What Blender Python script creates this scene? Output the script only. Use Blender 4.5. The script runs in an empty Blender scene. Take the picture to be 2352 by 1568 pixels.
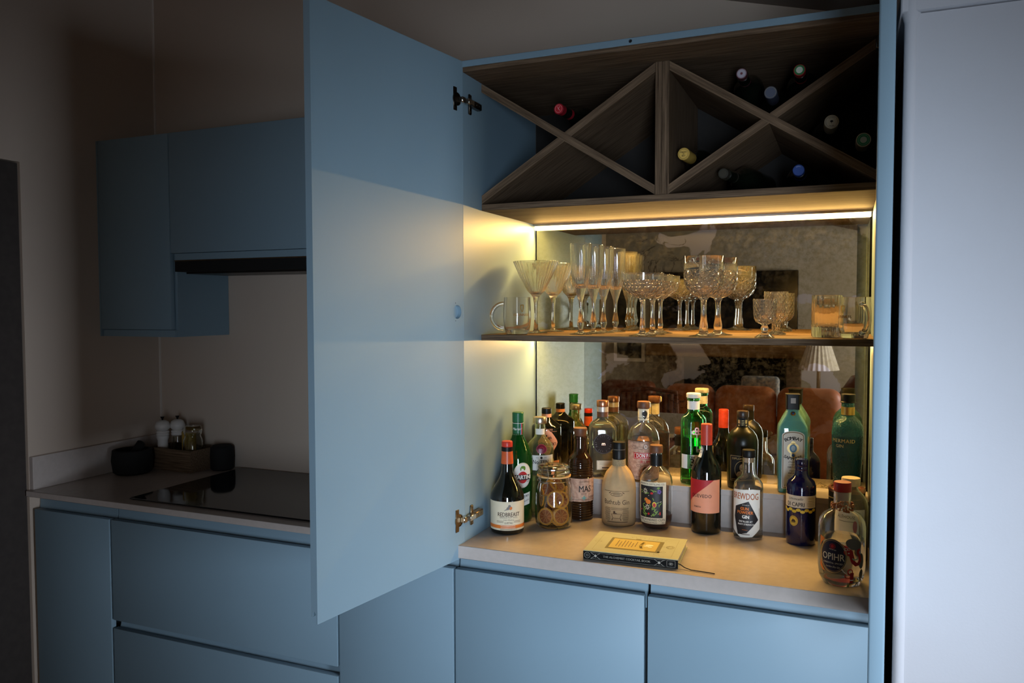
import bpy, bmesh, math, random
from mathutils import Vector, Matrix
PI = math.pi
SC = bpy.context.scene
COL = SC.collection
random.seed(7)

# ------------------------------------------------------------------ camera
cam = bpy.data.cameras.new('camera')
cam.sensor_width = 36.0
cam.lens = 36.0 * 1810.66 / 2352.0
cam.clip_start = 0.02
cam_ob = bpy.data.objects.new('camera', cam)
COL.objects.link(cam_ob)
yaw, pitch, roll = 0.3990, 0.0441, 0.0021
fw = Vector((-math.sin(yaw) * math.cos(pitch), math.cos(yaw) * math.cos(pitch), -math.sin(pitch)))
rt = Vector((math.cos(yaw), math.sin(yaw), 0))
dn = fw.cross(rt)
r2 = rt * math.cos(roll) + dn * math.sin(roll)
d2 = -rt * math.sin(roll) + dn * math.cos(roll)
M = Matrix(((r2.x, -d2.x, -fw.x, 0.9056), (r2.y, -d2.y, -fw.y, -1.7985), (r2.z, -d2.z, -fw.z, 1.525), (0, 0, 0, 1)))
cam_ob.matrix_world = M
SC.camera = cam_ob
cam.dof.use_dof = True
cam.dof.focus_distance = 2.15
cam.dof.aperture_fstop = 22.0

# ------------------------------------------------------------------ world, light, exposure
SC.view_settings.view_transform = 'Standard'
SC.view_settings.look = 'None'
SC.view_settings.gamma = 1.0
SC.view_settings.use_curve_mapping = False
SC.view_settings.exposure = 0.0
world = bpy.data.worlds.new('world')
SC.world = world
world.use_nodes = True
bg = world.node_tree.nodes['Background']
bg.inputs['Color'].default_value = (0.62, 0.78, 1.0, 1)
bg.inputs['Strength'].default_value = 0.35
cy = SC.cycles
cy.max_bounces = 14
cy.transmission_bounces = 12
cy.glossy_bounces = 6
cy.diffuse_bounces = 4
cy.sample_clamp_indirect = 4.0
cy.caustics_refractive = True
cy.caustics_reflective = True
cy.blur_glossy = 0.6

def area(name, loc, rot, sx, sy, power, color):
    l = bpy.data.lights.new(name, 'AREA')
    l.shape = 'RECTANGLE'
    l.size, l.size_y = sx, sy
    l.energy = power
    l.color = color
    o = bpy.data.objects.new(name, l)
    o.location = loc
    o.rotation_euler = rot
    COL.objects.link(o)
    return o
# daylight through the garden window in the right-hand wall, plus an added fill beam behind the camera
wd = area('window_daylight', (3.17, -1.70, 0.95), (0, PI / 2, -math.radians(30)), 1.0, 0.5, 5.6, (0.76, 0.86, 1.0))
wd.data.spread = math.radians(43)
gd = area('front_fill_light', (1.45, -3.0, 0.95), (PI / 2 + 0.03, 0, math.radians(17)), 0.50, 1.2, 7.6, (0.70, 0.84, 1.0))
gd.data.spread = math.radians(54)
area('living_room_daylight', (3.1, -4.3, 1.55), (0, PI / 2, 0), 1.2, 1.2, 66.0, (1.0, 0.95, 0.90))

# ------------------------------------------------------------------ materials
MATS = {}
def pm(name, color, rough=0.5, metal=0.0, trans=0.0, ior=1.45, spec=0.5, coat=0.0, var=0.0, scale=40.0, bump=0.0, bscale=120.0, emis=None, estr=0.0, color2=None, sheen=0.0):
    if name in MATS: return MATS[name]
    m = bpy.data.materials.new(name)
    m.use_nodes = True
    nt = m.node_tree
    b = nt.nodes['Principled BSDF']
    b.inputs['Base Color'].default_value = (*color, 1)
    b.inputs['Roughness'].default_value = rough
    b.inputs['Metallic'].default_value = metal
    b.inputs['Transmission Weight'].default_value = trans
    b.inputs['IOR'].default_value = ior
    b.inputs['Specular IOR Level'].default_value = spec
    b.inputs['Coat Weight'].default_value = coat
    b.inputs['Coat Roughness'].default_value = 0.06
    b.inputs['Sheen Weight'].default_value = sheen
    if emis:
        b.inputs['Emission Color'].default_value = (*emis, 1)
        b.inputs['Emission Strength'].default_value = estr
    tc = nt.nodes.new('ShaderNodeTexCoord')
    if var > 0:
        n = nt.nodes.new('ShaderNodeTexNoise')
        n.inputs['Scale'].default_value = scale
        n.inputs['Detail'].default_value = 4
        r = nt.nodes.new('ShaderNodeValToRGB')
        c2 = color2 or tuple(c * (1 - var) for c in color)
        r.color_ramp.elements[0].position = 0.35
        r.color_ramp.elements[1].position = 0.65
        r.color_ramp.elements[0].color = (*c2, 1)
        r.color_ramp.elements[1].color = (*color, 1)
        nt.links.new(tc.outputs['Object'], n.inputs['Vector'])
        nt.links.new(n.outputs['Fac'], r.inputs['Fac'])
        nt.links.new(r.outputs['Color'], b.inputs['Base Color'])
    if bump > 0:
        n2 = nt.nodes.new('ShaderNodeTexNoise')
        n2.inputs['Scale'].default_value = bscale
        bp = nt.nodes.new('ShaderNodeBump')
        bp.inputs['Strength'].default_value = bump
        bp.inputs['Distance'].default_value = 0.002
        nt.links.new(tc.outputs['Object'], n2.inputs['Vector'])
        nt.links.new(n2.outputs['Fac'], bp.inputs['Height'])
        nt.links.new(bp.outputs['Normal'], b.inputs['Normal'])
    MATS[name] = m
    return m

def wood(name, axis, dark, light, rough=0.55, sc=1.0):
    """Wood with grain running along one object axis."""
    if name in MATS: return MATS[name]
    m = pm(name, light, max(rough, 0.7), spec=0.12)
    nt = m.node_tree
    b = nt.nodes['Principled BSDF']
    tc = [n for n in nt.nodes if n.type == 'TEX_COORD'][0]
    mp = nt.nodes.new('ShaderNodeMapping')
    s = [140.0 * sc] * 3
    s[axis] = 5.0 * sc
    mp.inputs['Scale'].default_value = s
    n = nt.nodes.new('ShaderNodeTexNoise')
    n.inputs['Scale'].default_value = 1.6
    n.inputs['Detail'].default_value = 6
    n.inputs['Roughness'].default_value = 0.65
    r = nt.nodes.new('ShaderNodeValToRGB')
    r.color_ramp.elements[0].position = 0.32
    r.color_ramp.elements[1].position = 0.68
    r.color_ramp.elements[0].color = (*dark, 1)
    r.color_ramp.elements[1].color = (*light, 1)
    bp = nt.nodes.new('ShaderNodeBump')
    bp.inputs['Strength'].default_value = 0.25
    bp.inputs['Distance'].default_value = 0.001
    nt.links.new(tc.outputs['Object'], mp.inputs['Vector'])
    nt.links.new(mp.outputs['Vector'], n.inputs['Vector'])
    nt.links.new(n.outputs['Fac'], r.inputs['Fac'])
    nt.links.new(r.outputs['Color'], b.inputs['Base Color'])
    nt.links.new(n.outputs['Fac'], bp.inputs['Height'])
    nt.links.new(bp.outputs['Normal'], b.inputs['Normal'])
    return m

BLUE = pm('blue_paint', (0.215, 0.318, 0.39), 0.42, spec=0.4, var=0.04, scale=3.0, bump=0.03, bscale=500)
TAUPE = pm('taupe_wall_paint', (0.54, 0.445, 0.365), 0.9, spec=0.2, var=0.05, scale=2.2, bump=0.12, bscale=220)
WHITE_WALL = pm('white_wall_paint', (0.62, 0.61, 0.635), 0.85, spec=0.2, var=0.04, scale=3.0, bump=0.15, bscale=160)
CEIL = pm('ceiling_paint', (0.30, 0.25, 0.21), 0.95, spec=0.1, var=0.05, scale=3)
QUARTZ = pm('pale_quartz', (0.50, 0.44, 0.405), 0.24, spec=0.4, var=0.05, scale=60, color2=(0.47, 0.415, 0.38))
WOODX = wood('dark_oak_x', 0, (0.060, 0.037, 0.022), (0.205, 0.135, 0.083))
WOODZ = wood('dark_oak_z', 2, (0.060, 0.037, 0.022), (0.205, 0.135, 0.083))
WOODB = wood('light_shelf_oak', 0, (0.16, 0.105, 0.07), (0.30, 0.205, 0.14), 0.5, 0.6)
GLASSBLK = pm('black_ceramic_glass', (0.004, 0.004, 0.005), 0.06, spec=0.5, var=0.1)
BLACK = pm('black_plastic', (0.006, 0.006, 0.006), 0.42, spec=0.3, var=0.2)
BLACKM = pm('matt_black', (0.005, 0.005, 0.005), 0.85, var=0.2)
STEEL = pm('hinge_nickel', (0.62, 0.58, 0.52), 0.24, 1.0, var=0.1)
BRASSD = pm('hinge_bronze', (0.30, 0.22, 0.13), 0.35, 1.0, var=0.2)
ALU = pm('brushed_aluminium', (0.65, 0.62, 0.55), 0.3, 1.0, var=0.05)
GOLD = pm('gold_foil', (0.75, 0.46, 0.12), 0.32, 1.0, var=0.1)
COPPER = pm('copper_foil', (0.62, 0.28, 0.16), 0.30, 1.0, var=0.1)
SILVER = pm('champagne_cap', (0.62, 0.55, 0.48), 0.3, 1.0, var=0.05)
CLEAR = pm('clear_glass', (0.975, 0.985, 0.975), 0.0, trans=0.98, ior=1.47, var=0.004)
CLEARW = pm('thin_clear_glass', (0.99, 0.985, 0.96), 0.0, trans=0.978, ior=1.45, var=0.003)
JARG = pm('jar_glass', (0.93, 0.96, 0.90), 0.0, trans=1.0, ior=1.46, var=0.01)
GREENG = pm('green_bottle_glass', (0.02, 0.22, 0.035), 0.02, trans=0.82, ior=1.45, var=0.1)
TANQG = pm('pale_green_glass', (0.86, 0.92, 0.62), 0.0, trans=0.96, ior=1.46, var=0.02)
NO3G = pm('emerald_glass', (0.30, 0.90, 0.45), 0.0, trans=1.0, ior=1.46, var=0.03)
BOMG = pm('sapphire_glass', (0.42, 0.92, 0.98), 0.0, trans=0.78, ior=1.46, var=0.03)
MEZG = pm('mezcal_glass', (0.94, 0.97, 0.84), 0.0, trans=0.965, ior=1.46, var=0.02)
BROWNG = pm('brown_bottle_glass', (0.030, 0.011, 0.004), 0.06, spec=0.6, coat=0.5, var=0.3)
BLACKG = pm('near_black_glass', (0.004, 0.005, 0.0035), 0.045, spec=0.6, coat=0.4, var=0.2)
OLIVEG = pm('olive_satin_glass', (0.011, 0.010, 0.003), 0.30, spec=0.4, var=0.2)
NAVYG = pm('navy_lacquer', (0.006, 0.006, 0.055), 0.10, spec=0.6, coat=0.5, var=0.1)
LIQ_CLEAR = pm('clear_spirit', (0.995, 0.995, 0.985), 0.0, trans=1.0, ior=1.36, var=0.002)
LIQ_AMBER = pm('amber_rum', (0.86, 0.46, 0.10), 0.0, trans=1.0, ior=1.36, var=0.02)
LIQ_DARK = pm('dark_rum', (0.34, 0.09, 0.03), 0.0, trans=0.95, ior=1.36, var=0.05)
LIQ_GREEN = pm('green_spirit', (0.30, 0.93, 0.42), 0.0, trans=1.0, ior=1.36, var=0.02)
PAPER = pm('cream_paper', (0.78, 0.70, 0.52), 0.7, var=0.05)
PAPERW = pm('white_paper', (0.80, 0.79, 0.74), 0.65, var=0.03)
PAPERP = pm('pinkish_paper', (0.62, 0.42, 0.31), 0.7, var=0.25, scale=120, color2=(0.42, 0.24, 0.17))
KRAFT = pm('kraft_paper', (0.52, 0.36, 0.19), 0.75, var=0.1, scale=60, bump=0.1)
INK = pm('black_ink', (0.012, 0.011, 0.010), 0.6, var=0.1)
INKB = pm('brown_ink', (0.07, 0.035, 0.018), 0.6, var=0.1)
WHITEI = pm('white_ink', (0.85, 0.84, 0.80), 0.55, var=0.02)
REDI = pm('red_ink', (0.50, 0.015, 0.02), 0.5, var=0.1)
ORANGEI = pm('orange_ink', (0.75, 0.20, 0.03), 0.5, var=0.1)
GREENI = pm('leaf_green_ink', (0.12, 0.26, 0.03), 0.5, var=0.1)
BLUEI = pm('sky_blue_ink', (0.10, 0.28, 0.50), 0.5, var=0.1)
YELLOWI = pm('yellow_ink', (0.80, 0.58, 0.05), 0.5, var=0.1)
GOLDI = pm('gold_ink', (0.70, 0.52, 0.22), 0.4, 0.6, var=0.1)
NAVYI = pm('navy_ink', (0.010, 0.012, 0.04), 0.4, var=0.1)
PURPLEI = pm('purple_ink', (0.13, 0.08, 0.32), 0.5, var=0.1)
SALMON = pm('salmon_paper', (0.78, 0.32, 0.19), 0.6, var=0.05)
CRIMSON = pm('crimson_paper', (0.42, 0.012, 0.02), 0.55, var=0.05)
PEACH = pm('peach_label', (0.85, 0.36, 0.20), 0.6, var=0.05)
REDCAP = pm('red_capsule', (0.70, 0.045, 0.025), 0.35, var=0.1)
ORGCAP = pm('orange_capsule', (0.72, 0.12, 0.03), 0.35, var=0.15)
GREENCAP = pm('green_cap', (0.01, 0.13, 0.05), 0.35, var=0.1)
CORK = pm('cork_stopper', (0.72, 0.56, 0.38), 0.8, var=0.15, scale=150)
CORKD = pm('dark_wood_stopper', (0.14, 0.055, 0.025), 0.5, var=0.25, scale=90)
CREAMP = pm('cream_plastic', (0.80, 0.76, 0.64), 0.4, var=0.03)
ORANGEF = pm('orange_rind', (0.86, 0.40, 0.05), 0.55, var=0.25, scale=200)
DARKF = pm('dried_citrus_flesh', (0.26, 0.055, 0.018), 0.45, var=0.55, scale=130, color2=(0.50, 0.16, 0.05))
PITH = pm('citrus_pith', (0.86, 0.66, 0.36), 0.6, var=0.15, scale=150)
LED = pm('led_diffuser', (1.0, 0.85, 0.6), 0.5, emis=(1.0, 0.70, 0.34), estr=9.0, var=0.01)

# ------------------------------------------------------------------ mesh helpers
def link(name, me, m=None, parent=None):
    o = bpy.data.objects.new(name, me)
    COL.objects.link(o)
    if m: me.materials.append(m)
    if parent: o.parent = parent
    return o

def from_bm(name, bm, m=None, parent=None, smooth=None):
    bmesh.ops.recalc_face_normals(bm, faces=bm.faces)
    if smooth is not None:
        for f in bm.faces: f.smooth = True
        for e in bm.edges:
            if len(e.link_faces) == 2 and e.calc_face_angle(0) > math.radians(smooth): e.smooth = False
    me = bpy.data.meshes.new(name)
    bm.to_mesh(me)
    bm.free()
    return link(name, me, m, parent)

def add_box(bm, x0, x1, y0, y1, z0, z1, bev=0.0, rot=None, seg=1):
    r = bmesh.ops.create_cube(bm, size=1.0)
    vs = r['verts']
    for v in vs:
        v.co = Vector(((x0 + x1) / 2 + v.co.x * (x1 - x0), (y0 + y1) / 2 + v.co.y * (y1 - y0), (z0 + z1) / 2 + v.co.z * (z1 - z0)))
    if bev > 0:
        es = list({e for v in vs for e in v.link_edges})
        b = bmesh.ops.bevel(bm, geom=es, offset=bev, segments=seg, affect='EDGES', profile=0.5)
        vs = list({v for f in b['faces'] for v in f.verts} | {v for v in vs if v.is_valid})
    if rot:
        for v in vs: v.co = rot @ v.co
    return vs

def box(name, x0, x1, y0, y1, z0, z1, m, parent=None, bev=0.0, seg=1):
    bm = bmesh.new()
    add_box(bm, x0, x1, y0, y1, z0, z1, bev, None, seg)
    return from_bm(name, bm, m, parent, 40 if bev > 0 else None)

def add_lathe(bm, prof, n=40, mod=None, mat=None):
    """Revolve (r, z) pairs about Z; a pair with r == 0 closes that end. mod(angle, r, z) -> r."""
    rings = []
    T = mat or Matrix.Identity(4)
    for r, z in prof:
        if r < 1e-7:
            rings.append([bm.verts.new(T @ Vector((0, 0, z)))])
        else:
            ring = []
            for i in range(n):
                a = 2 * PI * i / n
                rr = mod(a, r, z) if mod else r
                ring.append(bm.verts.new(T @ Vector((rr * math.cos(a), rr * math.sin(a), z))))
            rings.append(ring)
    for A, B in zip(rings, rings[1:]):
        if len(A) == 1 and len(B) == 1: continue
        for i in range(n):
            j = (i + 1) % n
            if len(A) == 1: bm.faces.new((A[0], B[i], B[j]))
            elif len(B) == 1: bm.faces.new((A[i], A[j], B[0]))
            else: bm.faces.new((A[i], A[j], B[j], B[i]))

def lathe(name, prof, m, parent=None, n=40, mod=None, smooth=38, mat=None):
    bm = bmesh.new()
    add_lathe(bm, prof, n, mod, mat)
    return from_bm(name, bm, m, parent, smooth)

def rr_ring(w, d, c, k=5):
    """Rounded rectangle outline, half sizes w, d and corner radius c."""
    c = min(c, w * 0.999, d * 0.999)
    pts = []
    for (sx, sy, a0) in ((1, 1, 0), (-1, 1, PI / 2), (-1, -1, PI), (1, -1, 1.5 * PI)):
        for i in range(k + 1):
            a = a0 + PI / 2 * i / k
            pts.append((sx * (w - c) + c * math.cos(a), sy * (d - c) + c * math.sin(a)))
    return pts

def add_loft(bm, rings, cap0=True, cap1=True, k=5):
    """rings: (halfwidth, halfdepth, corner, z)."""
    R = []
    for w, d, c, z in rings:
        R.append([bm.verts.new((x, y, z)) for x, y in rr_ring(w, d, c, k)])
    n = len(R[0])
    for A, B in zip(R, R[1:]):
        for i in range(n):
            j = (i + 1) % n
            bm.faces.new((A[i], A[j], B[j], B[i]))
    if cap0: bm.faces.new(R[0])
    if cap1: bm.faces.new(R[-1])

def loft(name, rings, m, parent=None, smooth=35, k=5, cap0=True, cap1=True):
    bm = bmesh.new()
    add_loft(bm, rings, cap0, cap1, k)
    return from_bm(name, bm, m, parent, smooth)

def add_tube(bm, pts, r, n=8, closed=False):
    pts = [Vector(p) for p in pts]
    N = len(pts)
    rings = []
    up = None
    for i, p in enumerate(pts):
        if closed: t = (pts[(i + 1) % N] - pts[i - 1]).normalized()
        else: t = (pts[min(i + 1, N - 1)] - pts[max(i - 1, 0)]).normalized()
        if up is None:
            up = Vector((0, 0, 1)) if abs(t.z) < 0.9 else Vector((1, 0, 0))
        s = t.cross(up).normalized()
        up = s.cross(t).normalized()
        rr = r(i / max(1, N - 1)) if callable(r) else r
        rings.append([bm.verts.new(p + (s * math.cos(2 * PI * k / n) + up * math.sin(2 * PI * k / n)) * rr) for k in range(n)])
    for a in range(N if closed else N - 1):
        A, B = rings[a], rings[(a + 1) % N]
        for k in range(n):
            j = (k + 1) % n
            bm.faces.new((A[k], A[j], B[j], B[k]))
    if not closed:
        bm.faces.new(rings[0])
        bm.faces.new(rings[-1])

def tube(name, pts, r, m, parent=None, n=8, closed=False):
    bm = bmesh.new()
    add_tube(bm, pts, r, n, closed)
    return from_bm(name, bm, m, parent, 60)

def thing(name, label, cat, loc=(0, 0, 0), rz=0.0, group=None):
    o = bpy.data.objects.new(name, None)
    o.empty_display_size = 0.05
    COL.objects.link(o)
    o.location = loc
    o.rotation_euler = (0, 0, rz)
    o['label'] = label
    o['category'] = cat
    if group: o['group'] = group
    return o

def tag(o, label, cat, group=None, kind=None):
    o['label'] = label
    o['category'] = cat
    if group: o['group'] = group
    if kind: o['kind'] = kind
    return o

def struct(o, label=None):
    o['kind'] = 'structure'
    if label: o['label'] = label
    return o

def dup(root, loc, rz, label):
    c = root.copy()
    COL.objects.link(c)
    c.location = loc
    c.rotation_euler = (0, 0, rz)
    c['label'] = label
    for ch in list(root.children):
        d = ch.copy()
        COL.objects.link(d)
        d.parent = c
        for g in list(ch.children):
            e = g.copy()
            COL.objects.link(e)
            e.parent = d
    return c

def cut(o, cutter):
    """Boolean difference, applied at once; the cutter is removed."""
    md = o.modifiers.new('cut', 'BOOLEAN')
    md.operation = 'DIFFERENCE'
    md.object = cutter
    md.solver = 'EXACT'
    dg = bpy.context.evaluated_depsgraph_get()
    me = bpy.data.meshes.new_from_object(o.evaluated_get(dg))
    o.modifiers.clear()
    for p in me.polygons: p.use_smooth = False
    o.data = me
    bpy.data.objects.remove(cutter, do_unlink=True)

# flat artwork: lists of 2-D triangles that get refined and then laid onto a surface
_txt = {}
def text2d(body, size, bold=0.0, wide=1.0, shear=0.0, space=1.0):
    key = (body, bold, shear, space)
    if key not in _txt:
        cu = bpy.data.curves.new('t', 'FONT')
        cu.body = body
        cu.size = 1.0
        cu.offset = bold
        cu.shear = shear
        cu.space_character = space
        cu.resolution_u = 2
        cu.align_x = 'CENTER'
        cu.align_y = 'CENTER'
        ob = bpy.data.objects.new('t', cu)
        COL.objects.link(ob)
        dg = bpy.context.evaluated_depsgraph_get()
        me = bpy.data.meshes.new_from_object(ob.evaluated_get(dg))
        _txt[key] = ([(v.co.x, v.co.y) for v in me.vertices], [tuple(p.vertices) for p in me.polygons])
        bpy.data.objects.remove(ob, do_unlink=True)
        bpy.data.curves.remove(cu)
        bpy.data.meshes.remove(me)
    V, F = _txt[key]
    return [(x * size * wide, y * size) for x, y in V], F

def T(body, cx, cz, size, bold=0.0, wide=1.0, shear=0.0, space=1.0, rot=0.0, width=None):
    V, F = text2d(body, size, 0.0, wide, shear, space)
    if bold > 0.004:
        d = bold * 1.3 * size
        n0 = len(V)
        F = list(F) + [tuple(q + n0 for q in g) for g in F] + [tuple(q + 2 * n0 for q in g) for g in F]
        V = [(x - d, z) for x, z in V] + [(x + d, z + 0.3 * d) for x, z in V] + [(x, z - 0.3 * d) for x, z in V]
    if width and V:
        w = max(x for x, _ in V) - min(x for x, _ in V)
        k = width / w
        V = [(x * k, z) for x, z in V]
    c, s = math.cos(rot), math.sin(rot)
    return [(cx + x * c - z * s, cz + x * s + z * c) for x, z in V], F

def TARC(body, cx, cz, rad, size, bold=0.0, top=True, step=None):
    """Letters set along an arc; top=True reads over the top."""
    V, F = [], []
    n = len(body)
    step = step or size * 0.72 / rad
    for i, ch in enumerate(body):
        if ch == ' ': continue
        a = (i - (n - 1) / 2) * step
        if top: x, z, ro = cx + rad * math.sin(a), cz + rad * math.cos(a), -a
        else: x, z, ro = cx + rad * math.sin(a), cz - rad * math.cos(a), a
        v, f = T(ch, x, z, size, bold, rot=ro)
        k = len(V)
        V += v
        F += [tuple(q + k for q in g) for g in f]
    return V, F

def RECT(s0, s1, z0, z1): return [(s0, z0), (s1, z0), (s1, z1), (s0, z1)], [(0, 1, 2, 3)]
def POLY(pts): return list(pts), [tuple(range(len(pts)))]
def DISC(cx, cz, rx, rz=None, n=20, rot=0.0):
    rz = rz or rx
    c, s = math.cos(rot), math.sin(rot)
    p = [(rx * math.cos(2 * PI * i / n), rz * math.sin(2 * PI * i / n)) for i in range(n)]
    return [(cx + x * c - z * s, cz + x * s + z * c) for x, z in p], [tuple(range(n))]
def RING(cx, cz, rx, rz, t, n=28):
    V = []
    for i in range(n):
        a = 2 * PI * i / n
        V += [(cx + rx * math.cos(a), cz + rz * math.sin(a)), (cx + (rx - t) * math.cos(a), cz + (rz - t) * math.sin(a))]
    return V, [(2 * i, 2 * ((i + 1) % n), 2 * ((i + 1) % n) + 1, 2 * i + 1) for i in range(n)]
def FRAME(s0, s1, z0, z1, t):
    V = [(s0, z0), (s1, z0), (s1, z1), (s0, z1), (s0 + t, z0 + t), (s1 - t, z0 + t), (s1 - t, z1 - t), (s0 + t, z1 - t)]
    return V, [(0, 1, 5, 4), (1, 2, 6, 5), (2, 3, 7, 6), (3, 0, 4, 7)]
def LEAF(cx, cz, l, w, rot): return DISC(cx, cz, l, w, 8, rot)
def LINES(s0, s1, z0, z1, k, t=0.0009, jit=0.0):
    V, F = [], []
    for i in range(k):
        z = z1 - (z1 - z0) * i / max(1, k - 1)
        a, b = s0 + random.random() * jit, s1 - random.random() * jit
        q = len(V)
        V += [(a, z), (b, z), (b, z + t), (a, z + t)]
        F.append((q, q + 1, q + 2, q + 3))
    return V, F

def cyl_surf(prof, rref=None, off=0.0004):
    """Surface map for a lathe body standing on the origin, front at -Y. s runs to the right seen from the front."""
    pr = sorted([(z, r) for r, z in prof])
    def R(z):
        if z <= pr[0][0]: return pr[0][1]
        for (z0, r0), (z1, r1) in zip(pr, pr[1:]):
            if z <= z1 and z1 > z0: return r0 + (r1 - r0) * (z - z0) / (z1 - z0)
        return pr[-1][1]
    rr = rref or max(r for r, z in prof)
    def f(s, z, lift):
        a = s / rr
        r = R(z) + off + lift
        return (r * math.sin(a), -r * math.cos(a), z)
    return f

def flat_surf(y, off=0.0004):
    return lambda s, z, lift: (s, y - off - lift, z)

def art(name, shapes, m, surf, parent, layer=0, fine=0.006):
    bm = bmesh.new()
    for V, F in shapes:
        vs = [bm.verts.new((x, z, 0)) for x, z in V]
        for f in F:
            try: bm.faces.new([vs[i] for i in f])
            except ValueError: pass
    bmesh.ops.triangulate(bm, faces=bm.faces)
    for _ in range(6):
        es = [e for e in bm.edges if e.calc_length() > fine]
        if not es: break
        bmesh.ops.subdivide_edges(bm, edges=es, cuts=1)
        bmesh.ops.triangulate(bm, faces=bm.faces)
    for v in bm.verts: v.co = Vector(surf(v.co.x, v.co.y, layer * 0.0004))
    for f in bm.faces: f.smooth = True
    me = bpy.data.meshes.new(name)
    bm.to_mesh(me)
    bm.free()
    return link(name, me, m, parent)

def glass_shell(outer, t, floor, lip=0.0):
    zt = outer[-1][1]
    inner = [(max(r - t, 0.001), z) for r, z in outer if z > floor + 1e-4]
    inner = [(max(interp(outer, floor) - t, 0.001) * 0.96, floor)] + inner
    return [(0, outer[0][1])] + outer + list(reversed(inner)) + [(0, floor)]
def interp(pr, z):
    for (r0, z0), (r1, z1) in zip(pr, pr[1:]):
        if z0 <= z <= z1: return r0 + (r1 - r0) * (z - z0) / max(z1 - z0, 1e-9)
    return pr[0][0]
def liquid(outer, t, floor, level):
    inner = [(interp(outer, floor) * 0.98 - t, floor + 0.0004)] + [(r - t + 0.00015, z) for r, z in outer if floor + 0.001 < z < level]
    return [(0, floor + 0.0004)] + inner + [(interp(outer, level) - t + 0.00015, level), (0, level)]


# ------------------------------------------------------------------ room shell
YB = 0.565            # face of the kitchen wall
XL = -1.625           # face of the left wall
XR = 3.20             # window wall
YF = -5.90            # living-room wall with the fireplace
struct(box('floor', XL - 0.4, XR + 0.1, YF - 0.1, YB + 0.1, -0.05, 0.0, wood('floor_boards', 1, (0.16, 0.10, 0.06), (0.27, 0.18, 0.11), 0.45, 0.3)))
struct(box('wall_back', XL - 0.1, 1.05, YB, YB + 0.1, 0, 3.1, TAUPE))
# left wall with a door opening whose jamb is level with the cabinet fronts
bm = bmesh.new()
add_box(bm, XL - 0.12, XL, 0.0, YB, 0, 3.1)
add_box(bm, XL - 0.12, XL, -0.95, 0.0, 2.008, 3.1)
add_box(bm, XL - 0.12, XL, YF, -0.95, 0, 3.1)
struct(from_bm('wall_left', bm, TAUPE))
struct(box('opening_shade_block', XL - 0.118, XL - 0.008, -0.94, -0.004, 0.0, 2.004, pm('opening_shade', (0.05, 0.04, 0.035), 0.8, var=0.2)))  # dark block filling the opening, its shade painted in as colour
struct(box('wall_front', XL - 0.1, XR + 0.1, YF - 0.1, YF, 0, 3.1, pm('plaster_living_room', (0.40, 0.375, 0.325), 0.9, var=0.08, scale=2)))
# window wall on the right, two openings
bm = bmesh.new()
add_box(bm, XR, XR + 0.12, YF, -4.95, 0, 3.1)
add_box(bm, XR, XR + 0.12, -4.95, -3.65, 0, 0.85)
add_box(bm, XR, XR + 0.12, -4.95, -3.65, 2.25, 3.1)
add_box(bm, XR, XR + 0.12, -3.65, -2.45, 0, 3.1)
add_box(bm, XR, XR + 0.12, -2.45, -1.35, 0, 0.30)
add_box(bm, XR, XR + 0.12, -2.45, -1.35, 1.70, 3.1)
add_box(bm, XR, XR + 0.12, -1.35, 0.0, 0, 3.1)
struct(from_bm('wall_window_side', bm, WHITE_WALL))
for i, (y0, y1, z0, z1) in enumerate(((-2.45, -1.35, 0.30, 1.70), (-4.95, -3.65, 0.85, 2.25))):
    bm = bmesh.new()
    t = 0.05
    add_box(bm, XR + 0.02, XR + 0.08, y0, y1, z0, z0 + t)
    add_box(bm, XR + 0.02, XR + 0.08, y0, y1, z1 - t, z1)
    add_box(bm, XR + 0.02, XR + 0.08, y0, y0 + t, z0, z1)
    add_box(bm, XR + 0.02, XR + 0.08, y1 - t, y1, z0, z1)
    struct(from_bm('window_%d' % (i + 1), bm, WHITEI))
# unseen return wall behind the camera, added to frame the fill beam
bm = bmesh.new()
add_box(bm, 1.10, 1.15, -3.22, -3.12, 0, 3.1)
add_box(bm, 1.76, XR, -3.22, -3.12, 0, 3.1)
add_box(bm, 1.15, 1.76, -3.22, -3.12, 1.50, 3.1)
add_box(bm, 1.15, 1.76, -3.22, -3.12, 0, 0.15)
struct(from_bm('wall_fill_light', bm, WHITE_WALL))
# right-hand nib of wall beside the cupboard, with its rounded bead and the beam above
struct(box('wall_right', 1.022, XR + 0.02, -0.018, YB, 0, 2.104, WHITE_WALL))
struct(box('trim_2', 1.000, XR + 0.02, -0.026, YB, 2.106, 2.60, WHITE_WALL, None, 0.003))
bm = bmesh.new()
add_lathe(bm, [(0, 0), (0.0125, 0), (0.0125, 2.086), (0.013, 2.09), (0.0175, 2.105), (0.0175, 2.13), (0, 2.13)], 24)
o = struct(from_bm('trim_1', bm, WHITE_WALL, None, 40))
o.location = (1.020, -0.010, 0)
# sloping ceiling
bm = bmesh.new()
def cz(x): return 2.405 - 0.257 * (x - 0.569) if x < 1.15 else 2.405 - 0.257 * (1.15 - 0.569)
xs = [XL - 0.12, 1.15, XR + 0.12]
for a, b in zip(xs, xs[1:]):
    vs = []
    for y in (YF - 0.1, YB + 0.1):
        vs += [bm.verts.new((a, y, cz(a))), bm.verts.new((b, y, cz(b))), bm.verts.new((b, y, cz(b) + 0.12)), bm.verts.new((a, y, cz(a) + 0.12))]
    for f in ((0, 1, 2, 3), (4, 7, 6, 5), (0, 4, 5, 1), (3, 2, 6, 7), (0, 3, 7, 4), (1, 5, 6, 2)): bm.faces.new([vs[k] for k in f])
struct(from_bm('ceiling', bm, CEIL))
# corner joint of the splashback panels
struct(box('trim_3', XL, XL + 0.006, YB - 0.006, YB, 0.91, 2.95, pm('corner_sealant', (0.66, 0.60, 0.54), 0.6)))

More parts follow.
